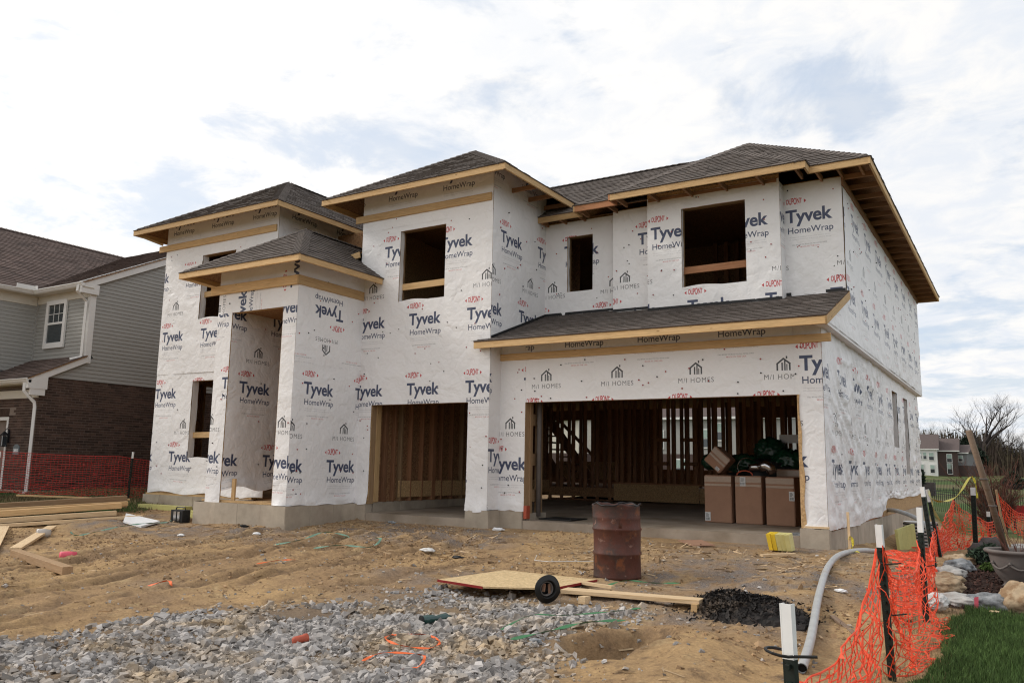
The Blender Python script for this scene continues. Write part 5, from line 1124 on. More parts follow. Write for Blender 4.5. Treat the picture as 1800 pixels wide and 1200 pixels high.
# steel posts with white tops
def post(label, x, y, h, whl, dx=0, dy=0, wd=.046, studs=True, grp='steel fence posts with white tops'):
    z = gz(x, y)-.15; t_ = thing('fence_post', label, 'post', (x, y, z+.15), 0, grp); T = Vector((x+dx, y+dy, z+.15+h)); B = Vector((x, y, z)); q = T.lerp(B, whl/(T-B).length)
    def prof(a, c, w_):
        b = MB(); d = (c-a).normalized(); sd = d.cross(Vector((.25, 1, 0))).normalized(); n_ = sd.cross(d)
        for (o1, ww, tt) in ((Vector(), w_, .005), (sd*-w_*.45+n_*.012, .005, .03), (sd*w_*.45+n_*.012, .005, .03)): 
            s2 = sd*ww/2; n2 = n_*tt/2; b.hexa([a+o1-s2-n2, a+o1+s2-n2, a+o1+s2+n2, a+o1-s2+n2, c+o1-s2-n2, c+o1+s2-n2, c+o1+s2+n2, c+o1-s2+n2])
        return b
    prof(B, q, wd).build('post_shaft', 'post_green', t_); prof(q+(T-q)*.002, T, wd*1.03).build('white_top', 'white_paint', t_)
    if studs:
        b = MB(); k = .12
        while k < h-whl: p = B.lerp(T, (k+.15)/(T-B).length); b.box(p.x-.008, p.x+.008, p.y-.035, p.y-.005, p.z-.008, p.z+.008); k += .06
        b.build('post_studs', 'post_green', t_, kind='stuff')
    return t_
mat('post_green', (.012, .018, .014), .5, .2, 20)
fp = post('nearest steel post with a long white top at the bottom of the photo', -.72, -9.86, 1.17, .19, -.045, .03, .042)
b_ = MB(); b_.tube([(-.79+.05*math.cos(a), -9.83+.05*math.sin(a), .325-.008*math.cos(a)) for a in np.linspace(0, 6.1, 12)]+[(-.66, -9.83, .325)], .0055, 6); b_.build('cable_tie', 'black_rubber', fp)
p2 = post('second steel post from the front, rising out of the orange net', -.89, -6.36, 1.08, .16, -.035, -.08)
post('tall upright steel post at the edge of the lawn', -.87, -4.22, 1.04, .23, -.005, -.02); post('leaning steel post just behind the tall upright one', -.99, -1.6, .98, .12, -.10, -.05)
post('leaning steel post in front of the window well, with tape round it', -1.20, 1.9, 1.10, .2, -.16, 0); post('steel post with a white top and yellow tape beyond the leaning pole', -.95, 6.4, 1.25, .16, .02, 0, .09); post('thin dark post standing just left of the leaning pole', -.80, 9.5, .85, .12, 0, 0, .07)
post('post of the red net at the left edge of the photo', -19.72, -3.2, 1.12, .14, .03, 0, .06); post('post of the red net beside the left tower', -18.1, -1.0, 1.13, .15, .05, 0, .06)
for (x, y, z, l_) in ((-.90, -6.45, .33, .12), (-.88, -6.40, -.02, .11), (-.87, -4.25, .12, .10)): 
    b_ = MB(); b_.tube([(x-.03, y+.03, z), (x+.02, y-.03, z-.004), (x+l_, y-.02, z+.012)], .005, 5); b_.build('cable_tie', 'black_rubber', label='black cable tie end sticking out of the net at (%s)' % ('the second post, upper' if z > .3 else 'the second post, lower' if y < -6 else 'the tall post'), cat='cable tie')
# ------------------------------------------------------------------ things in the garage
def carton(label, x0, x1, y0, y1, z0, z1, lab=None, tilt=None, flaps=True):
    t_ = thing('cardboard_box', label, 'box', ((x0+x1)/2, (y0+y1)/2, z0), 0, 'brown cardboard boxes in the garage'); b = MB(); b.box(x0, x1, y0, y1, z0, z1)
    me = b.mesh('box', 'cardboard'); bm = bmesh.new(); bm.from_mesh(me); bmesh.ops.bevel(bm, geom=bm.edges[:], offset=.012, segments=2, affect='EDGES'); bmesh.ops.subdivide_edges(bm, edges=bm.edges[:], cuts=2)
    for v in bm.verts: v.co += Vector((mnoise.noise(v.co*5), mnoise.noise(v.co*5+Vector((9,9,9))), 0))*.009
    bm.to_mesh(me); bm.free(); link('box_body', me, t_)
    w_ = x1-x0; z = z1
    boxo('tape_band', x0+.006, x1-.006, y0-.006, y0-.001, z-.12, z-.02, 'tape', t_); boxo('tape_band', x0+.006, x1-.006, y0-.007, y0-.002, z-.19, z-.15, 'tape', t_)
    if lab:
        lx, lz, lw, lh = lab; l_ = boxo('shipping_label', x0+lx, x0+lx+lw, y0-.010, y0-.006, z0+lz, z0+lz+lh, 'label', t_); b = MB()
        for k in range(9): xx = x0+lx+lw*(.12+.085*k); b.box(xx, xx+lw*random.choice((.02, .05)), y0-.0115, y0-.010, z0+lz+lh*.1, z0+lz+lh*.38)
        for k in range(4): b.box(x0+lx+lw*.12, x0+lx+lw*random.uniform(.5, .85), y0-.0115, y0-.010, z0+lz+lh*(.48+.11*k), z0+lz+lh*(.52+.11*k))
        b.build('label_print', 'ink', l_)
    if tilt:
        c = Vector(((x0+x1)/2, (y0+y1)/2, (z0+z1)/2)); R_ = Matrix.Translation(c) @ Matrix.Rotation(tilt[0], 4, 'Y') @ Matrix.Rotation(tilt[1], 4, 'Z') @ Matrix.Translation(-c); t_.matrix_basis = R_ @ t_.matrix_basis
    return t_
BYB = 1.8
carton('tall brown box, leftmost of the three in the garage, label at its lower corner', -5.0, -4.50, BYB, 2.35, .03, .87, (.01, .03, .10, .15))
carton('tall brown box in the middle of the three, label at its upper left', -4.44, -3.97, BYB+.02, 2.35, .03, .87, (.09, .66, .10, .16))
carton('tall brown box, rightmost of the three, beside the right jamb', -3.89, -3.40, BYB-.02, 2.3, .03, .86, (.40, .43, .09, .16))
carton('brown box balanced on its corner on top of the leftmost tall box', -4.99, -4.61, 1.95, 2.3, .98, 1.32, (.26, .02, .08, .06), tilt=(math.radians(42), 0))
carton('low brown box lying behind the rightmost tall box', -3.85, -3.35, 2.4, 2.9, .55, 1.0)
def lumpy(name, label, cat, c, r, mn, seed, sub=4, amp=.25, f=2.5, group=None, squash=(1,1,1), ridg=False, part=None):
    bm = bmesh.new(); bmesh.ops.create_icosphere(bm, subdivisions=sub, radius=1); o_ = Vector((seed*3.1, seed*1.7, seed*.7))
    for v in bm.verts:
        d = v.co.normalized(); n_ = mnoise.fractal(d*f+o_, 1.0, 2.0, 5); 
        if ridg: n_ = -abs(n_)*1.6+.3
        v.co = Vector((d.x*r*squash[0], d.y*r*squash[1], d.z*r*squash[2]))*(1+amp*n_)
    me = bpy.data.meshes.new(name); bm.to_mesh(me); bm.free(); me.materials.append(MATS[mn]); me.polygons.foreach_set('use_smooth', [True]*len(me.polygons))
    return link(name, me, None, Matrix.Translation(c), label=label, cat=cat, group=group)
lumpy('trash_bag', 'dark green plastic sack lying between the tilted box and the duct', 'sack', (-4.55, 2.75, 1.08), .25, 'green_bag', 2, amp=.35, group='green sacks in the garage', squash=(1.3, .9, .8), ridg=True)
lumpy('trash_bag', 'highest dark green plastic sack, at the back of the pile', 'sack', (-4.15, 3.2, 1.35), .28, 'green_bag', 3, amp=.35, group='green sacks in the garage', squash=(1.1, .9, .9), ridg=True)
lumpy('trash_bag', 'dark green sack half hidden behind the shiny duct elbow', 'sack', (-3.72, 2.8, 1.12), .28, 'green_bag', 5, amp=.35, group='green sacks in the garage', squash=(1.1, .9, .9), ridg=True)
lumpy('trash_bag', 'small green sack end showing behind the tilted box', 'sack', (-5.25, 2.9, 1.12), .16, 'green_bag', 6, amp=.3, group='green sacks in the garage', ridg=True)
lumpy('trash_bag', 'black sack filling the gap under the green ones', 'sack', (-4.1, 2.75, .8), .38, 'black_rubber', 7, amp=.25, group='green sacks in the garage', squash=(1.9, .8, 1))
d_ = thing('duct_elbow', 'shiny metal duct elbow resting on the middle and right boxes', 'duct', (-4.05, 2.0, .9)); b_ = MB()
b_.tube([(-4.22, 1.95, 1.02), (-4.10, 1.95, 1.03), (-4.02, 1.95, 1.03)], .055, 14); b_.build('duct_arm', 'duct', d_, smooth=True); b_ = MB()
b_.tube([(-4.03, 1.98, 1.03), (-3.93, 1.98, 1.06), (-3.86, 2.0, 1.02), (-3.82, 2.03, .93)], [.085, .095, .095, .09], 16); b_.build('duct_elbow_body', 'duct', d_, smooth=True)
b_ = MB(); b_.tube([(-4.30+.17*math.cos(a), 2.10, 1.02+.17*math.sin(a)) for a in np.linspace(.9, 3.6, 14)], .008, 6); b_.build('duct_ring', 'duct', label='thin metal ring leaning behind the duct elbow', cat='ring')
b_ = MB(); b_.tube([(-4.30+.14*math.cos(a), 1.95, .88+.08*math.sin(a)) for a in np.linspace(0, 3.1, 12)], .012, 6); b_.build('hose_loop', 'terracotta', label='short tan hose loop on top of the middle box', cat='hose')
boxo('white_board', -4.0, -3.45, 3.3, 3.33, 1.50, 1.66, 'label', label='pale panel lying high at the back of the green sacks', cat='panel')
boxo('black_mat', -7.62, -6.95, .30, .95, .012, .035, 'black_rubber', label='flat black tray on the slab by the left jamb of the double garage', cat='tray')
boxo('cloth_rag', -3.12, -2.95, .15, .5, .0, .03, 'stone_grey', label='small grey rag on the slab at the right end of the double garage', cat='rag')
b_ = MB(); b_.box(-7.755, -7.69, -.02, .10, .03, .26); b_.build('red_bracket', 'terracotta', label='small red bracket at the foot of the left jamb', cat='bracket')

# ------------------------------------------------------------------ rusty drum
def rust(m, cur, mp, noise, mr):
    n = m.node_tree.nodes; l = m.node_tree.links; c = cur
    for (s, lo, hi, col) in ((3.0, .46, .58, (.045, .028, .024)), (6.0, .54, .64, (.17, .055, .022)), (13, .64, .70, (.19, .10, .075)), (1.4, .55, .75, (.03, .02, .02))):
        x = n.new('ShaderNodeMix'); x.data_type = 'RGBA'; l.new(mr(noise(s, 8), lo, hi, 0, 1), x.inputs[0]); l.new(c, x.inputs[6]); x.inputs[7].default_value = (*col, 1); c = x.outputs[2]
    return c
mat('rust', (.085, .026, .016), .62, .25, 9, .35, 30, extra=rust, spec=.4)
bx, by = -4.31, -3.52; bz = gz(bx, by)-.02
dr = thing('steel_drum', 'rusty dark red open steel drum standing on the dirt in front of the double garage', 'drum', (bx, by, bz)); R_ = .286; pr_ = []
for z, r in ((0, .0), (0, R_-.01), (.01, R_+.004), (.03, R_), (.27, R_), (.285, R_+.012), (.30, R_+.012), (.315, R_), (.56, R_), (.575, R_+.012), (.59, R_+.012), (.605, R_), (.70, R_), (.715, R_+.004), (.73, R_), (.845, R_), (.86, R_+.006), (.875, R_+.004), (.878, R_-.006), (.86, R_-.012), (.3, R_-.014), (.25, 0)): pr_.append((r, z))
b_ = MB(); b_.lathe(pr_, (bx, by, bz), 72, wob=lambda t, z: (.010*math.sin(3*t+z*4)*(.3+z)+.006*math.sin(7*t+z*9)-.018*math.exp(-((t-4.3)/.35)**2-((z-.12)/.12)**2)+.012*math.exp(-((t-5.3)/.5)**2-((z-.1)/.15)**2), .010*math.sin(5*t)*(z > .84)+.006*math.sin(11*t)*(z > .84)))
b_.build('drum_wall', 'rust', dr, smooth=True)
b_ = MB(); b_.tube([(bx+(R_+.004)*math.cos(a), by+(R_+.004)*math.sin(a), bz+.875+.010*math.sin(5*a)+.008*math.sin(11*a)) for a in np.linspace(0, 6.28, 60)], .009, 6); b_.build('drum_rim', 'black_metal', dr, smooth=True)
b_ = MB(); b_.lathe([(0, .80), (.12, .82), (.2, .79), (R_-.02, .74)], (bx, by, bz), 24); b_.build('burnt_rubbish', 'ash', dr)

# ------------------------------------------------------------------ boards and sheets lying on the dirt
def onz_(x, y, h=0): return (x, y, gz(x, y)+h)
def board(label, a, c, w_, t, mn, ha=.02, hc=.02, name='lumber_board', group='loose boards on the dirt', cat='board'):
    A = Vector(onz_(*a, ha+t/2)); C_ = Vector(onz_(*c, hc+t/2)); return beam(name, A, C_, w_, t, mn, None, label=label, cat=cat, group=group)
sh = thing('osb_sheet', 'pale strand board sheet with red edges lying on the gravel behind the black flange', 'board', (-5.0, -4.7, gz(-5, -4.7)))
pp = [(-5.72, -5.27), (-5.02, -5.40), (-4.38, -5.05), (-4.30, -4.10), (-5.60, -4.05)]; zs_ = max(gz(*p) for p in pp)+.02; b_ = MB()
b_.poly([(x, y, zs_+.03) for x, y in pp]); b_.poly([(x, y, zs_+.012) for x, y in pp][::-1])
for i in range(5): a, c = pp[i], pp[(i+1) % 5]; b_.poly([(*a, zs_+.012), (*c, zs_+.012), (*c, zs_+.03), (*a, zs_+.03)])
b_.build('sheet_face', 'osb_pale', sh)
for i in (0, 2): a, c = Vector((*pp[i], zs_+.019)), Vector((*pp[(i+1) % 5], zs_+.019)); nn = Vector((c.y-a.y, -(c.x-a.x), 0)).normalized()*.004; beam('red_edge', a+nn, c+nn, .006, .026, 'red_edge', sh)
board('thick pale plank between the black flange and the ash heap', (-4.30, -4.90), (-2.80, -4.82), .19, .042, 'pine_pale', .03, .07)
board('thin pale batten poking out behind the thick plank', (-4.62, -4.30), (-3.86, -4.60), .06, .03, 'pine_pale', .05, .03)
b_ = MB(); b_.box(-2.86, -2.80, -4.97, -4.72, gz(-2.83, -4.8)-.01, gz(-2.83, -4.8)+.062); b_.build('wood_block', 'pine', label='short wood block under the right end of the thick plank', cat='block')
b_ = MB(); zz0 = gz(-3.96, -5.08); b_.hexa([(-4.02, -5.12, zz0), (-3.93, -5.14, zz0), (-3.91, -5.05, zz0), (-4.0, -5.03, zz0), (-4.02, -5.12, zz0+.07), (-3.93, -5.14, zz0+.075), (-3.91, -5.05, zz0+.075), (-4.0, -5.03, zz0+.07)]); b_.build('wood_block', 'pine_pale', label='small pale wood block on the gravel in front of the thick plank', cat='block')
for k, (a, c, w_, t, mn, h0, lb) in enumerate((((-17.7, -6.6), (-15.95, -2.55), .20, .11, 'pine', .16, 'widest long board on top of the lumber pile'), ((-18.0, -6.0), (-16.1, -2.3), .14, .09, 'pine', .22, 'long board lying across the back of the lumber pile'), ((-17.3, -6.7), (-15.55, -2.9), .14, .09, 'pine_pale', .10, 'long pale board at the front of the lumber pile'),
    ((-17.0, -6.6), (-15.2, -2.55), .09, .06, 'pine_pale', .05, 'longest thin board at the front right of the lumber pile'), ((-18.5, -6.2), (-16.7, -1.95), .28, .24, 'pine_dirty', .12, 'broad dull board at the very back of the lumber pile'), ((-17.1, -6.9), (-16.15, -3.1), .24, .04, 'pine_dirty', .02, 'dirty board at the bottom of the lumber pile'),
    ((-16.2, -4.3), (-15.35, -3.0), .20, .03, 'pine_dirty', .02, 'short dull board end below the lumber pile, on the dirt'), ((-18.2, -3.5), (-17.1, -1.6), .09, .035, 'pine', .30, 'thin board tilted up at the back right of the lumber pile'))):
    board(lb, a, c, w_, t, mn, h0, h0, group='boards in the lumber pile at the left')
board('pale board lying slantwise on the dirt at the left', (-13.15, -6.05), (-15.4, -4.25), .16, .04, 'pine_pale', .02, .03); board('weathered square post lying on the dirt at the left', (-12.75, -6.26), (-10.50, -6.76), .13, .10, 'pine_dirty', .0, .0)
board('wide pale board cut off by the left edge of the photo', (-11.75, -7.28), (-15.9, -4.95), .34, .02, 'pine_pale', .05, .06); board('short scrap of pale batten near the right end of the garage slab', (-3.05, -1.7), (-2.72, -1.25), .07, .03, 'pine_pale', .02, .03)
board('weathered strip half buried beside the grey pipe', (-1.62, -4.6), (-1.32, -5.15), .05, .02, 'old_wood', .0, .0)
# foam sheet, radio, yellow insulation at the left foundation
b_ = MB(); P4 = [onz_(-15.75, -2.55, .10), onz_(-14.35, -2.75, .06), onz_(-14.05, -3.35, .03), onz_(-14.75, -3.25, .05)]; b_.poly(P4); b_.poly([(x, y, z-.035) for x, y, z in P4][::-1])
for i in range(4): a, c = P4[i], P4[(i+1) % 4]; b_.poly([(a[0], a[1], a[2]-.035), (c[0], c[1], c[2]-.035), c, a])
b_.build('foam_sheet', 'foam', label='white foam sheet lying on the dirt left of the foundation', cat='foam sheet')
rd = thing('site_radio', 'black and silver portable radio on the dirt in front of the left foundation', 'radio', onz_(-14.3, -2.35)); z_ = gz(-14.3, -2.35); b_ = MB(); b_.box(-14.48, -14.12, -2.42, -2.24, z_, z_+.24); b_.build('radio_case', 'black_rubber', rd)
boxo('speaker_panel', -14.38, -14.30, -2.435, -2.42, z_+.03, z_+.21, 'duct', rd); boxo('speaker_panel', -14.26, -14.19, -2.435, -2.42, z_+.03, z_+.21, 'duct', rd); b_ = MB(); b_.tube([(-14.46, -2.33, z_+.22), (-14.42, -2.33, z_+.29), (-14.18, -2.33, z_+.29), (-14.14, -2.33, z_+.22)], .012, 6); b_.build('carry_handle', 'black_rubber', rd)
for k, (a, c, y) in enumerate(((-17.3, -15.7, -1.25), (-15.6, -15.0, -1.45), (-14.95, -14.5, -1.7))): boxo('insulation_board', a, c, y, y+.25, gz((a+c)/2, y)-.05, gz((a+c)/2, y)+.10, 'well_yellow', label=('long', 'short', 'shortest')[k]+' strip of yellow insulation at the foot of the left foundation', cat='insulation', group='yellow insulation strips')
# yellow box, cardboard
yb = thing('yellow_crate', 'small yellow crate tipped over on the dirt by the right end of the garage slab', 'crate', onz_(-3.0, -.85)); z_ = gz(-3.0, -.85)
for k in range(5):
    b_ = MB(); x_ = -3.15+k*.062; b_.hexa([(x_, -.92, z_+.01), (x_+.055, -.93+.01*k, z_+.01), (x_+.055, -.68, z_+.01), (x_, -.68, z_+.01), (x_-.03, -.97, z_+.23), (x_+.03, -.98+.01*k, z_+.235), (x_+.03, -.72, z_+.25), (x_-.03, -.72, z_+.25)]); b_.build('crate_slat', 'yellow' if k in (0, 1) else 'yellow_pale', yb)
b_ = MB(); Q4 = [onz_(-4.55, -.80, .05), onz_(-4.22, -1.08, .03), onz_(-3.95, -.85, .03), onz_(-4.25, -.58, .06)]; b_.poly(Q4); b_.poly([(x, y, z-.012) for x, y, z in Q4][::-1])
for i in range(4): a, c = Q4[i], Q4[(i+1) % 4]; b_.poly([(a[0], a[1], a[2]-.012), (c[0], c[1], c[2]-.012), c, a])
b_.build('cardboard_scrap', 'cardboard', label='flat piece of brown cardboard on the dirt below the garage slab', cat='cardboard')
# black flange standing on its rim
cx0, cy0 = -4.33, -5.22; cz0 = gz(cx0, cy0)+.145; fl = thing('black_flange', 'round black rubber flange standing on edge in front of the strand board sheet', 'flange', (cx0, cy0, cz0-.145))
ax_ = Vector((.80, -.58, -.02)).normalized(); ux = ax_.cross(Vector((0,0,1))).normalized(); uz = ux.cross(ax_)
def ring_(prof, nm, mn):
    b = MB(); n_ = 36; base = 0
    for (r, h) in prof:
        for k in range(n_): t = 2*math.pi*k/n_; b.v.append(tuple(Vector((cx0, cy0, cz0))+ax_*h+(ux*math.cos(t)+uz*math.sin(t))*r*(1+.015*math.sin(4*t))))
    for i in range(len(prof)-1):
        for k in range(n_): a = i*n_+k; c = i*n_+(k+1) % n_; b.f.append((a, c, c+n_, a+n_)); b.sh.append(.5); b.mi.append(0)
    b.build(nm, mn, fl, smooth=True)
ring_([(.088, .0), (.142, .0), (.146, .006), (.142, .014), (.10, .016), (.092, .03), (.085, .016), (.078, -.06), (.06, -.11), (.0, -.12)], 'flange_body', 'black_rubber')
ring_([(.072, -.02), (.078, -.012), (.066, -.006), (.062, -.05)], 'inner_ring', 'urn')
b_ = MB(); c0 = Vector((cx0, cy0, cz0)); b_.bar(c0-ux*.035+uz*.045-ax_*.03, c0-ux*.04-uz*.05-ax_*.03, .025, .012); b_.bar(c0+ux*.02+uz*.05-ax_*.03, c0+ux*.03-uz*.03-ax_*.03, .03, .012); b_.build('cardboard_insert', 'cardboard', fl)
# ash heap
AX, AY_ = -2.33, -4.82; rr = random.Random(3); b_ = MB(); n_ = 60
def ah(x, y):
    dx, dy = (x-AX), (y-AY_); u = dx*.83-dy*.55; v = dx*.55+dy*.83; r = math.hypot(u/.72, v/.42); return max(0, 1-r*r)**.8*.16*(1+.5*mnoise.noise(Vector((x*4, y*4, 0))))+.035*mnoise.noise(Vector((x*17, y*17, 3)))*(r < 1)
V_ = []
for j in range(n_):
    for i in range(n_): x = AX-1.0+2.0*i/(n_-1); y = AY_-.9+1.8*j/(n_-1); h = ah(x, y); V_.append((x, y, gz(x, y)+(h if h > .012 else -.05)))
b_.v = V_
for j in range(n_-1):
    for i in range(n_-1): a = j*n_+i; b_.f.append((a, a+1, a+n_+1, a+n_)); b_.sh.append(rr.random()); b_.mi.append(0)
for _ in range(3600):
    x = rr.gauss(AX, .36); y = rr.gauss(AY_, .27); h = ah(x, y)
    if h < .01 and rr.random() < .75: continue
    p = Vector((x, y, gz(x, y)+max(h, 0)+rr.uniform(.0, .03))); d = Vector((rr.gauss(0, 1), rr.gauss(0, 1), rr.gauss(0, .7))).normalized()*rr.uniform(.006, .024); e_ = d.cross(Vector((rr.gauss(0, 1), rr.gauss(0, 1), rr.gauss(0, 1)))).normalized()*rr.uniform(.003, .011)
    b_.poly([p-d-e_, p+d-e_, p+d+e_, p-d+e_], 1.0 if rr.random() < .03 else rr.random()*.6)
b_.build('ash_heap', 'ash', label='heap of black ash and burnt scraps on the dirt near the grey pipe', cat='ash heap')
lumpy('crumpled_can', 'crumpled pale blue can on top of the ash heap', 'can', onz_(-2.42, -4.66, .145), .032, 'foam', 4, 3, .3, 2, squash=(1.5, 1, .7)); lumpy('crumpled_paper', 'white crumpled paper on the front of the ash heap', 'paper', onz_(-2.33, -4.95, .125), .02, 'litter_white', 5, 3, .4, 2, squash=(1.8, .8, .6))
# grey pipes
def pipe(label, pts, r, n_=14, mn='pvc', hole=True, name='plastic_pipe'):
    P = [Vector(p) for p in pts]; out_ = []
    for i in range(len(P)-1):
        p0, p1, p2, p3 = P[max(i-1, 0)], P[i], P[i+1], P[min(i+2, len(P)-1)]
        for k in range(6): t = k/6; out_.append(.5*((2*p1)+(p2-p0)*t+(2*p0-5*p1+4*p2-p3)*t*t+(3*p1-p0-3*p2+p3)*t**3))
    out_.append(P[-1]); t_ = thing(name, label, 'pipe', P[0]); b = MB(); b.tube(out_, r, n_, cap=False); b.tube(out_[:2], r*.86, n_, cap=False)
    b.build('pipe_wall', mn, t_, smooth=True)
    if hole: d = (out_[1]-out_[0]).normalized(); b = MB(); b.tube([out_[0]+d*.03, out_[0]+d*.035], r*.9, n_); b.build('pipe_bore', 'dark_hole', t_)
    return t_
pipe('long curved grey plastic pipe running from the orange net back to the foundation corner', [onz_(-1.45, -6.62, .045), onz_(-1.60, -5.6, .05), onz_(-1.86, -3.97, .045), onz_(-2.06, -2.4, .05), onz_(-2.16, -.9, .05), onz_(-2.02, .2, .05), onz_(-1.7, 1.0, .04), onz_(-1.3, 1.5, .02)], .037)
pipe('grey conduit bending down out of the right foundation wall', [(-2.55, 6.2, .20), (-2.25, 5.7, .20), (-1.90, 5.1, .12), (-1.66, 4.7, -.02), (-1.60, 4.55, -.22), (-1.60, 4.5, -.5)], .042, hole=False)
# stake and tapes
st = thing('wooden_stake', 'thin pale wooden stake with yellow tape at the right front corner of the foundation', 'stake', onz_(-2.2, -.18)); beam('stake_shaft', onz_(-2.2, -.18, -.1), (-2.215, -.16, .40), .035, .02, 'pine_pale', st)
def tape_(label, pts, wd=.03, mn='tape_yellow', name='barrier_tape', cat='tape', tw=3.0, grp='loose tapes and straps'):
    P = [Vector(p) for p in pts]; O_ = []
    for i in range(len(P)-1):
        p0, p1, p2, p3 = P[max(i-1, 0)], P[i], P[i+1], P[min(i+2, len(P)-1)]
        for k in range(6): t = k/6; O_.append(.5*((2*p1)+(p2-p0)*t+(2*p0-5*p1+4*p2-p3)*t*t+(3*p1-p0-3*p2+p3)*t**3))
    O_.append(P[-1]); b = MB(); q = None
    for i in range(len(O_)-1):
        d = (O_[i+1]-O_[i]).normalized(); s = d.cross(Vector((0, 0, 1))).normalized(); 
        def sd(j): a = .6*math.sin(j*tw*.3); return (s*math.cos(a)+d.cross(s)*math.sin(a))*wd/2
        b.poly([O_[i]-sd(i), O_[i]+sd(i), O_[i+1]+sd(i+1), O_[i+1]-sd(i+1)]); b.poly([O_[i]-sd(i)+Vector((0,0,-.0015)), O_[i]+sd(i)+Vector((0,0,-.0015)), O_[i+1]+sd(i+1)+Vector((0,0,-.0015)), O_[i+1]-sd(i+1)+Vector((0,0,-.0015))][::-1])
    return b.build(name, mn, label=label, cat=cat, group=grp)
tape_('yellow tape knotted round the wooden stake and trailing towards the net', [(-2.22, -.20, .02), (-2.17, -.22, .06), (-2.15, -.24, -.05), (-2.18, -.26, -.15), (-2.05, -.5, -.12), (-1.85, -.9, -.17), (-1.55, -1.4, -.20), (-1.2, -1.7, -.17)], .035)
tape_('yellow tape hanging between the leaning post and the far white topped post', [(-1.36, 1.92, .62), (-1.25, 3.0, .50), (-1.1, 4.6, .58), (-.96, 6.35, .92), (-.88, 6.4, .80), (-.86, 6.4, .5)], .04, grp=None)
tape_('pale tape end hanging from the leaning post', [(-1.34, 1.9, .72), (-1.30, 1.9, .5), (-1.27, 1.95, .35), (-1.15, 2.2, .1)], .045, 'yellow_pale', grp=None)
tape_('orange tape loop on the gravel, the upper of the two orange loops', [onz_(-4.74, -7.22, .04), onz_(-4.55, -7.02, .05), onz_(-4.3, -7.12, .04), onz_(-4.25, -7.35, .05), onz_(-4.45, -7.48, .05), onz_(-4.68, -7.38, .05), onz_(-4.74, -7.2, .04)], .022, 'ribbon')
tape_('orange tape strip on the gravel, the lower of the two orange pieces', [onz_(-4.42, -7.95, .04), onz_(-4.36, -7.78, .06), onz_(-4.12, -7.62, .05), onz_(-4.0, -7.72, .05), onz_(-3.92, -7.9, .05), onz_(-3.98, -8.02, .04)], .022, 'ribbon')
tape_('small orange scrap of tape in the tyre ruts', [onz_(-8.9, -5.1, .03), onz_(-8.75, -4.85, .04), onz_(-8.5, -4.78, .03)], .02, 'ribbon'); tape_('tiny orange scrap at the edge of the ruts on the left', [onz_(-8.9, -6.75, .02), onz_(-8.7, -6.6, .04), onz_(-8.55, -6.65, .03)], .03, 'ribbon')
tape_('long green strap across the gravel, nearest the hole', [onz_(-3.76, -6.85, .04), onz_(-3.58, -6.50, .05), onz_(-3.42, -6.15, .05), onz_(-3.22, -5.72, .05)], .035, 'green_strap')
tape_('green strap arching over the gravel left of the longer one', [onz_(-4.05, -6.55, .02), onz_(-3.98, -6.15, .07), onz_(-3.8, -5.85, .06), onz_(-3.45, -5.55, .05), onz_(-3.25, -5.30, .05)], .02, 'green_strap')
tape_('green strap by the foot of the rusty drum', [onz_(-4.15, -4.15, .02), onz_(-4.0, -3.95, .05), onz_(-3.75, -3.75, .04), onz_(-3.45, -3.65, .03)], .025, 'green_strap')
tape_('teal strap on the dirt below the white foam sheet', [onz_(-13.95, -4.75, .10), onz_(-13.9, -4.65, .03), onz_(-14.0, -4.3, .05), onz_(-14.05, -3.8, .06), onz_(-14.1, -3.3, .06), onz_(-14.0, -2.9, .07), onz_(-14.2, -2.6, .06)], .035, 'teal_strap')
tape_('teal strap curled on the churned dirt in the middle', [onz_(-9.9, -3.9, .03), onz_(-9.7, -3.5, .08), onz_(-9.75, -2.95, .10), onz_(-9.45, -2.7, .08), onz_(-9.35, -2.95, .04)], .035, 'teal_strap'); tape_('teal strap lying flat beside the curled one', [onz_(-9.2, -3.75, .04), onz_(-8.95, -3.45, .05), onz_(-8.6, -3.15, .05), onz_(-8.7, -2.8, .05), onz_(-8.9, -2.7, .05)], .035, 'teal_strap')
# bottle, caps, cups
bt = thing('plastic_bottle', 'crushed dark green bottle on the gravel', 'bottle', onz_(-4.76, -6.5)); b_ = MB(); A_ = Vector(onz_(-4.84, -6.68, .055)); D_ = Vector((.16, .30, .01)).normalized(); b_.tube([A_+D_*v for v in (0, .005, .05, .10, .15, .20, .25, .28, .30)], [.0, .038, .042, .040, .026, .036, .040, .02, .013], 14); b_.build('bottle_body', 'bottle', bt, smooth=True); b_ = MB(); b_.tube([A_+D_*v for v in (-.012, .006)], .043, 14); b_.build('bottle_base', 'black_rubber', bt)
cp = thing('terracotta_fitting', 'short red pipe fitting lying on the gravel at the lower left', 'fitting', onz_(-5.28, -7.7)); b_ = MB(); A_ = Vector(onz_(-5.33, -7.80, .055)); D_ = Vector((.35, .9, .12)).normalized(); b_.tube([A_+D_*v for v in (0, .012, .03, .09, .10, .13)], [.026, .034, .034, .032, .038, .036], 14); b_.build('fitting_body', 'terracotta', cp, smooth=True)
for lb, x, y, r, mn in (('clear plastic cup on the dirt near the lumber pile', -14.6, -4.95, .085, 'clear_cup'), ('pink cup behind the weathered square post', -11.75, -6.15, .06, 'pink_plastic')):
    b_ = MB(); z_ = gz(x, y)+r*.9; b_.tube([(x, y, z_), (x+.02, y+.10, z_+.005), (x+.05, y+.2, z_)], [r, r*.9, r*.75], 16); b_.build('plastic_cup', mn, label=lb, cat='cup', smooth=True)
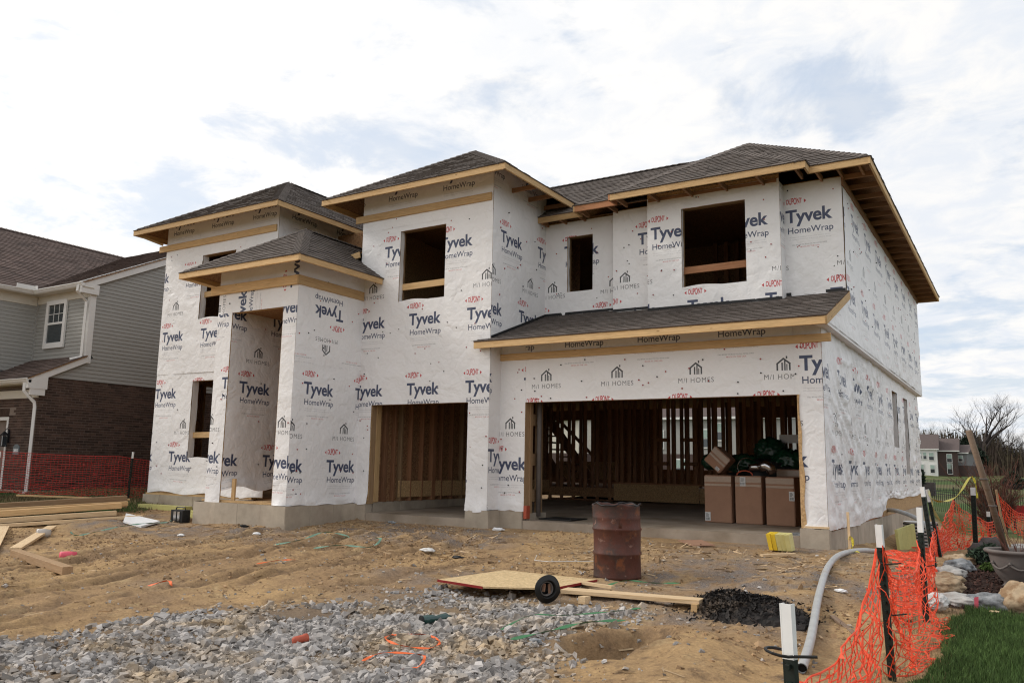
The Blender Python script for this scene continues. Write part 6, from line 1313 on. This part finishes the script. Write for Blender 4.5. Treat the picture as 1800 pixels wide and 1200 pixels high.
for k, (x, y, r, mn, lb) in enumerate(((-6.85, -3.3, .07, 'black_rubber', 'small black scrap on the dirt between the garages and the gravel'), (-7.35, -3.35, .09, 'litter_white', 'flat white scrap on the dirt left of the black one'), (-7.95, -.55, .09, 'foam', 'white plastic scrap at the foot of the pillar between the garages'), (-11.2, -3.1, .06, 'foam', 'small white scrap in front of the porch foundation'), (-12.8, -3.4, .06, 'foam', 'small white cup lid in front of the porch, nearer the left'), (-12.3, -2.45, .08, 'black_rubber', 'dark rag at the foot of the porch foundation'), (-10.3, -.62, .07, 'stone_grey', 'grey lump at the lip of the single garage slab'), (-1.72, -3.6, .05, 'foam', 'pale stone chip right of the ash heap'), (-3.6, -6.72, .045, 'stone_grey', 'grey stone in the bottom of the dug hole'))):
    lumpy('scrap', lb, 'scrap', onz_(x, y, .02), r, mn, k+20, 3, .45, 1.8, squash=(1.3, .8, .35))
b_ = MB(); b_.tube([onz_(-5.8, -2.9, .08), onz_(-5.72, -3.1, .02), onz_(-5.5, -3.1, .02), onz_(-5.0, -2.7, .03), onz_(-4.6, -2.5, .02)], .005, 4); b_.build('twine', 'litter_white', label='thin white twine on the dirt left of the rusty drum', cat='twine')

# ------------------------------------------------------------------ window well, planting bed, urn
ww_ = thing('window_well', 'corrugated metal window well against the right foundation behind the posts', 'window well', (-1.9, 5.0, -.8)); b_ = MB(); pr_ = []
for k in range(41): pr_.append((.31+.012*math.cos(k*math.pi/2.0), .0165*k-.66))
b_.lathe(pr_, (-1.88, 5.9, 0), 40); b_.build('corrugated_wall', 'white_trim', ww_, smooth=False); b_ = MB()
for k in range(0, 10): b_.lathe([(.322, -.655+.066*k), (.328, -.64+.066*k), (.322, -.625+.066*k)], (-1.88, 5.9, 0), 40)
b_.build('well_bands', 'black_metal', ww_)
yw = thing('boarded_cover', 'dull yellow boarded panel leaning at the right foundation wall', 'panel', (-2.1, 4.4, -.4))
for k in range(4): a = k/4; c = (k+1)/4; x0_, y0_ = -2.10+.20*a, 4.45+.95*a; x1_, y1_ = -2.10+.20*c, 4.45+.95*c; b_ = MB(); tz = -.10+.02*k; b_.hexa([(x0_, y0_, -.55), (x1_, y1_-.012, -.55), (x1_-.05, y1_-.012, -.55), (x0_-.05, y0_, -.55), (x0_-.04, y0_, tz), (x1_-.04, y1_-.012, tz+.02), (x1_-.09, y1_-.012, tz+.02), (x0_-.09, y0_, tz)]); b_.build('panel_board', 'well_yellow', yw)
boxo('vent_opening', XR+.010, XR+.026, 11.3, 11.75, -.25, -.02, 'black_metal', FR)
ux_, uy_ = -.125, -2.05; uz_ = gz(ux_, uy_)-.02; ur = thing('garden_urn', 'large dark grey urn planter at the right edge of the planting bed', 'urn', (ux_, uy_, uz_)); b_ = MB()
b_.lathe([(0, 0), (.17, 0), (.18, .02), (.155, .04), (.15, .06), (.19, .10), (.235, .17), (.27, .26), (.285, .34), (.295, .37), (.33, .385), (.338, .405), (.325, .42), (.29, .418), (.275, .40), (.27, .36)], (ux_, uy_, uz_), 48); b_.build('urn_bowl', 'urn', ur, smooth=True)
b_ = MB(); b_.lathe([(0, .385), (.1, .39), (.275, .375)], (ux_, uy_, uz_), 24); b_.build('urn_soil', 'soil', ur)
b_ = MB()
for k in range(3):
    a0 = -2.6+k*.75; b_.tube([(ux_+(.278+.012)*math.cos(a), uy_+(.278+.012)*math.sin(a), uz_+.27-.05*math.sin((a-a0)/.7*math.pi)) for a in np.linspace(a0, a0+.7, 9)], .012, 6); b_.lathe([(0, .26), (.03, .275), (0, .30)], (ux_+.285*math.cos(a0), uy_+.285*math.sin(a0), uz_), 8)
b_.build('urn_garland', 'urn', ur, smooth=True)
rr = random.Random(8); tw_ = thing('urn_twigs', 'bare thin twigs growing out of the urn', 'plant', (ux_, uy_, uz_+.38)); b_ = MB()
for k in range(26):
    a = rr.uniform(0, 6.28); p = Vector((ux_+.15*rr.random()*math.cos(a), uy_+.15*rr.random()*math.sin(a), uz_+.37)); d = Vector((math.cos(a)*.5, math.sin(a)*.5, 1)).normalized(); pts = [p]
    for q in range(4): d = (d+Vector((rr.gauss(0, .15), rr.gauss(0, .15), .02))).normalized(); pts.append(pts[-1]+d*.085)
    b_.tube(pts, [.0035, .003, .0025, .002, .0015], 3, False, rr.random())
    for q in (1, 2, 3): e_ = (d+Vector((rr.gauss(0, .6), rr.gauss(0, .6), rr.gauss(0, .3)))).normalized(); b_.tube([pts[q], pts[q]+e_*.09], [.002, .001], 3, False, rr.random())
b_.build('twigs', 'twig_red', tw_)
pb = thing('leaning_pole', 'weathered wooden pole leaning left out of the back of the urn', 'pole', (-.25, -1.85, .1)); b_ = MB(); b_.tube([(-.24, -1.83, uz_+.36), (-.38, -2.08, .80), (-.515, -2.33, 1.455)], [.036, .034, .033], 8); b_.build('pole_shaft', 'old_wood', pb, smooth=True)
for z_ in (.62, .92): f = (z_-.13)/1.32; b_ = MB(); b_.tube([(-.24-.275*f+.042*math.cos(a), -1.83-.50*f+.042*math.sin(a), z_) for a in np.linspace(0, 6.28, 10)], .007, 4); b_.build('tie_band', 'urn', pb)
b_ = MB(); b_.tube([(-.20, -1.7, .15), (-.27, -1.8, .5), (-.30, -1.85, .80)], .013, 5); b_.build('thin_stake', 'pine_dirty', label='thin pale stake standing in the urn right of the leaning pole', cat='stake')
ST = (('flat pale stone with a brown patch at the edge of the lawn', -.62, -3.40, .17, 'stone_pale', (1.2, .7, .42)), ('rough grey stone between the pale flat one and the tan boulder', -.37, -3.40, .17, 'stone_grey', (1.5, .75, .55)), ('round tan boulder at the right edge by the lawn', -.10, -3.38, .19, 'stone_tan', (1, .9, .95)), ('tan rock left of the mulch, nearest the net', -.80, -2.75, .15, 'stone_tan', (1.2, 1, .6)), ('greyish tan rock behind the nearest tan one', -.84, -2.35, .17, 'stone_tan', (1.1, 1.1, .5)),
      ('small pale rock at the back of the stone edging', -.82, -1.75, .13, 'stone_pale', (1.2, 1, .6)), ('grey rock by the slumped orange net', -.78, -1.2, .14, 'stone_grey', (1.2, 1, .6)), ('tan rock at the far end of the stone edging', -.80, -.5, .15, 'stone_tan', (1.2, 1, .6)), ('big dark boulder behind the urn', -.50, 1.35, .27, 'stone_dark', (1.0, .8, .95)), ('large pale slab of stone behind the urn', -.10, 1.6, .33, 'stone_pale', (1.5, .8, .65)), ('dark flat stone below the dark boulder', -.55, .55, .2, 'stone_dark', (1.4, .9, .35)))
for k, (lb, x, y, r, mn, sq) in enumerate(ST): lumpy('edging_stone', lb, 'stone', onz_(x, y, r*sq[2]*.45), r, mn, k+40, 4, .38, 1.5, squash=sq, group='stones round the planting bed')
leafy('dwarf_conifer', 'foliage', 'low spreading dark green conifer in the bed left of the urn', 'shrub', -.46, -.35, .30, .26, 1600, 'conifer', .05, stem=False, shape=.8); leafy('moss_tuft', 'foliage', 'small bright green tuft in the mulch in front of the conifer', 'plant', -.47, -1.1, .10, .10, 500, 'moss', .03, stem=False)
lumpy('lawn_chip', 'small pale wood chip on the lawn edge', 'chip', onz_(-.33, -3.72, .03), .035, 'pine_pale', 70, 2, .3, 1.5, squash=(1.4, .8, .4)); b_ = MB(); b_.poly([(-.50, -3.6, gz(-.5, -3.6)), (-.47, -3.58, gz(-.5, -3.6)), (-.462, -3.57, gz(-.5, -3.6)+.13), (-.50, -3.59, gz(-.5, -3.6)+.12)]); b_.build('marker_flag', 'pink_plastic', label='small pink marker flag among the stones at the lawn edge', cat='flag')
bn = thing('garden_bench', 'dark red garden bench far back at the right edge of the photo', 'bench', (.15, 24, gz(.15, 24))); z_ = gz(.15, 24); boxo('seat', -.5, .9, 23.8, 24.3, z_+.42, z_+.47, 'red_edge', bn); boxo('backrest', -.5, .9, 24.3, 24.35, z_+.5, z_+.9, 'red_edge', bn)
for x_ in (-.45, .85): boxo('leg', x_-.04, x_+.04, 23.8, 24.3, z_-.05, z_+.42, 'black_metal', bn)
lumpy('white_ball', 'small white globe on the ground behind the window well posts', 'ball', onz_(-1.7, 9.5, .12), .09, 'foam', 3, 3, .05)
net_p = lumpy('pink_bundle', 'crumpled pale pink plastic bundle in the net behind the tall post', 'plastic', onz_(-.80, -3.85, .10), .10, 'pink_pale' if 'pink_pale' in MATS else 'litter_white', 9, 4, .5, 3, squash=(1, .8, .8), ridg=True)

# ------------------------------------------------------------------ gravel, clods, chips, mulch, grass (each one uncounted mass)
def ico():
    bm = bmesh.new(); bmesh.ops.create_icosphere(bm, subdivisions=1, radius=1); v = np.array([x.co[:] for x in bm.verts]); f = np.array([[q.index for q in p.verts] for p in bm.faces]); bm.free(); return v, f
IV, IF = ico()
CV = np.array([(x, y, z) for z in (-.8, .8) for y in (-.8, .8) for x in (-.8, .8)], float)
CF = np.array([(0,2,1),(1,2,3),(4,5,6),(5,7,6),(0,1,4),(1,5,4),(2,6,3),(3,6,7),(0,4,2),(2,4,6),(1,3,5),(3,7,5)])
def scatter(name, P, R_, mn, flat=.6, seed=1, label=None, shade=None, kinds=24, ang=.30, group=None):
    r = np.random.default_rng(seed); n_ = len(P); base = [];
    for k in range(kinds):                 # angular broken blocks
        v = CV+r.normal(size=CV.shape)*.24; v[4:] *= np.array([r.uniform(.45, .95), r.uniform(.45, .95), 1]); v *= np.array([1.15, r.uniform(.6, 1.0), r.uniform(flat*.7, flat*1.25)])
        v[:, 0] += v[:, 2]*r.uniform(-.4, .4); base.append(v)
    base = np.array(base); kk = r.integers(0, kinds, n_); a = r.uniform(0, 2*np.pi, n_); tx = r.normal(0, ang, n_); ty = r.normal(0, ang, n_)
    v = base[kk]*R_[:, None, None]; ca, sa = np.cos(a)[:, None], np.sin(a)[:, None]; x, y, z = v[..., 0], v[..., 1], v[..., 2]
    c, s = np.cos(tx)[:, None], np.sin(tx)[:, None]; y, z = y*c-z*s, y*s+z*c; c, s = np.cos(ty)[:, None], np.sin(ty)[:, None]; x, z = x*c+z*s, -x*s+z*c; x, y = x*ca-y*sa, x*sa+y*ca
    V = np.stack([x+P[:, 0, None], y+P[:, 1, None], z+P[:, 2, None]], -1).reshape(-1, 3); F = (CF[None]+(np.arange(n_)*8)[:, None, None]).reshape(-1, 3)
    me = bpy.data.meshes.new(name); np_mesh(me, V, F); me.polygons.foreach_set('use_smooth', [False]*len(F)); me.materials.append(MATS[mn]); at = me.attributes.new('shade', 'FLOAT', 'FACE'); sh_ = (r.random(n_) if shade is None else shade); at.data.foreach_set('value', np.repeat(sh_, 12).astype(np.float32))
    return link(name, me, kind='stuff', label=label)
r = RNG; n_ = 120000; x = r.uniform(-9.3, -2.0, n_); y = r.uniform(-10.9, -4.9, n_); ins = inside(GRAVEL, x, y); ed = edge_dist(GRAVEL, x, y)
patch = sst(.40, .56, vn(x*1.1+5, y*1.3, 55))*.62+.38; patch *= 1-.9*np.exp(-(((x+5.0)/.55)**2+((y+6.1)/.28)**2)); patch *= 1-.8*np.exp(-(((x+3.75)/.3)**2+((y+7.3)/.2)**2)); patch *= 1-.95*np.exp(-((((x+6.0)*.8+(y+6.85)*.6)/.95)**2+((-(x+6.0)*.6+(y+6.85)*.8)/.24)**2)**1.5); patch *= 1-.85*np.exp(-(((x+5.2)/.55)**2+((y+6.05)/.2)**2)); patch *= 1-sst(1.15, .75, np.sqrt(((x+2.93)/.3)**2+((y+6.42)/.5)**2))
keep = ins & (r.random(n_) < patch*(.12+.88*sst(.05, .75, ed+.25*fbm(x*2, y*2, 3, 66)))); x, y = x[keep], y[keep]; rad = np.clip(r.lognormal(-4.12, .52, len(x)), .006, .05); zz_ = g(x, y)+r.uniform(-.35, .6, len(x))*rad
scatter('gravel', np.stack([x, y, zz_], -1), rad, 'stone_gravel', .62, 3)
n_ = 5200; x = r.uniform(-13, -1.2, n_); y = r.uniform(-10, -.7, n_); k = (~inside(GRAVEL, x, y)) & (r.random(n_) < .25+.75*np.exp(-edge_dist(GRAVEL, x, y)/.35)) & (x < -1.0); x, y = x[k], y[k]; rad = np.clip(r.lognormal(-4.3, .4, len(x)), .005, .03)
scatter('stray_stones', np.stack([x, y, g(x, y)+rad*.2], -1), rad, 'stone_gravel', .6, 5)
n_ = 42000; x = r.uniform(-17, -.95, n_); y = r.uniform(-9.9, -.5, n_); k = (~inside(GRAVEL, x, y)) & (r.random(n_) < sst(.45, .62, vn(x*.9, y*1.2, 91))*.8+.12); x, y = x[k], y[k]; rad = np.clip(r.lognormal(-4.75, .55, len(x)), .004, .05)
scatter('dirt_clods', np.stack([x, y, g(x, y)+rad*.15], -1), rad, 'clod', .7, 6)
b_ = MB(); rr = random.Random(12)
for _ in range(1500):
    x = rr.uniform(-15, -1.3); y = rr.gauss(-1.9, 1.1) if rr.random() < .75 else rr.uniform(-9, -1)
    if y > -.62 or (-12 < x < -11.4 and y > -2.4) or (-14.1 < x < -11.4 and y > -2.45): continue
    l_ = rr.uniform(.015, .09)*(1.6 if rr.random() < .1 else 1); a = rr.uniform(0, 6.28); wv = rr.uniform(.003, .010); z = gz(x, y)+.012; d = Vector((math.cos(a)*l_, math.sin(a)*l_, rr.gauss(0, .008))); s_ = Vector((-math.sin(a)*wv, math.cos(a)*wv, rr.uniform(-.003, .006))); p = Vector((x, y, z)); b_.poly([p-d-s_, p+d-s_, p+d+s_, p-d+s_], rr.random())
for (qx, qy, m_) in ((-5.05, -1.2, 60), (-7.6, -1.9, 24), (-3.55, -1.5, 30)):
    for _ in range(m_): x, y = rr.gauss(qx, .35), rr.gauss(qy, .22); a = rr.uniform(0, 6.28); l_ = rr.uniform(.02, .10); p = Vector((x, y, gz(x, y)+.02)); d = Vector((math.cos(a)*l_, math.sin(a)*l_, rr.uniform(0, .05))); s_ = Vector((-math.sin(a)*.006, math.cos(a)*.006, .004)); b_.poly([p-d-s_, p+d-s_, p+d+s_, p-d+s_], rr.random())
b_.build('wood_chips', 'chips', kind='stuff')
n_ = 9000; x = r.uniform(-.95, 1.6, n_); y = r.uniform(-3.6, 4, n_); k = bed_mask(x, y); x, y = x[k], y[k]; rad = r.uniform(.006, .024, len(x)); shd = np.where(r.random(len(x)) < .03, 6.0, r.random(len(x)))
scatter('mulch', np.stack([x, y, g(x, y)+rad*.3], -1), rad, 'mulch_chip', .35, 7, shade=shd, ang=.7)
def blades(name, n_, x0, x1, y0, y1, mask, h, w_, mn, seed, lean=.35):
    r = np.random.default_rng(seed); x = r.uniform(x0, x1, n_); y = r.uniform(y0, y1, n_); k = mask(x, y); x, y = x[k], y[k]; n_ = len(x); z = g(x, y)-.005; a = r.uniform(0, 2*np.pi, n_); hh = h*r.uniform(.5, 1.3, n_)*(.7+.6*vn(x*3, y*3, 5)); ww = w_*r.uniform(.6, 1.3, n_); la = r.uniform(0, 2*np.pi, n_); ll = hh*lean*r.random(n_)
    dx, dy = np.cos(a)*ww, np.sin(a)*ww; mx_, my_ = np.cos(la)*ll, np.sin(la)*ll
    P0 = np.stack([x-dx, y-dy, z], -1); P1 = np.stack([x+dx, y+dy, z], -1); P2 = np.stack([x+dx*.7+mx_*.4, y+dy*.7+my_*.4, z+hh*.6], -1); P3 = np.stack([x-dx*.7+mx_*.4, y-dy*.7+my_*.4, z+hh*.6], -1); P4 = np.stack([x+mx_*1.5, y+my_*1.5, z+hh], -1)
    V = np.stack([P0, P1, P2, P3, P4], 1).reshape(-1, 3); q = np.arange(n_)*5; F = np.concatenate([np.stack([q, q+1, q+2], -1), np.stack([q, q+2, q+3], -1), np.stack([q+3, q+2, q+4], -1)])
    me = bpy.data.meshes.new(name); np_mesh(me, V, F); me.materials.append(MATS[mn]); at = me.attributes.new('shade', 'FLOAT', 'FACE'); s_ = r.random(n_); at.data.foreach_set('value', np.concatenate([s_, s_, s_]).astype(np.float32)); return link(name, me, kind='stuff')
blades('lawn_grass', 130000, -.85, 1.5, -8.5, -3.55, lawn_mask, .055, .0024, 'grass_blade', 3)
blades('lawn_grass_fringe', 2600, -1.05, -.55, -8.5, -3.5, lambda x, y: x < 5, .045, .002, 'grass_dry', 4)
blades('neighbour_grass', 60000, -25, -16.6, -5.2, 5, lambda x, y: (x+.5*np.sin(y*2) < -17.0) & (vn(x*.8, y*.8, 3) > .35), .07, .006, 'grass_dry', 5, .6)
blades('neighbour_grass', 5000, -25, -17.2, -5.2, 5, lambda x, y: (vn(x*.8, y*.8, 3) > .5), .05, .006, 'grass_blade', 6)
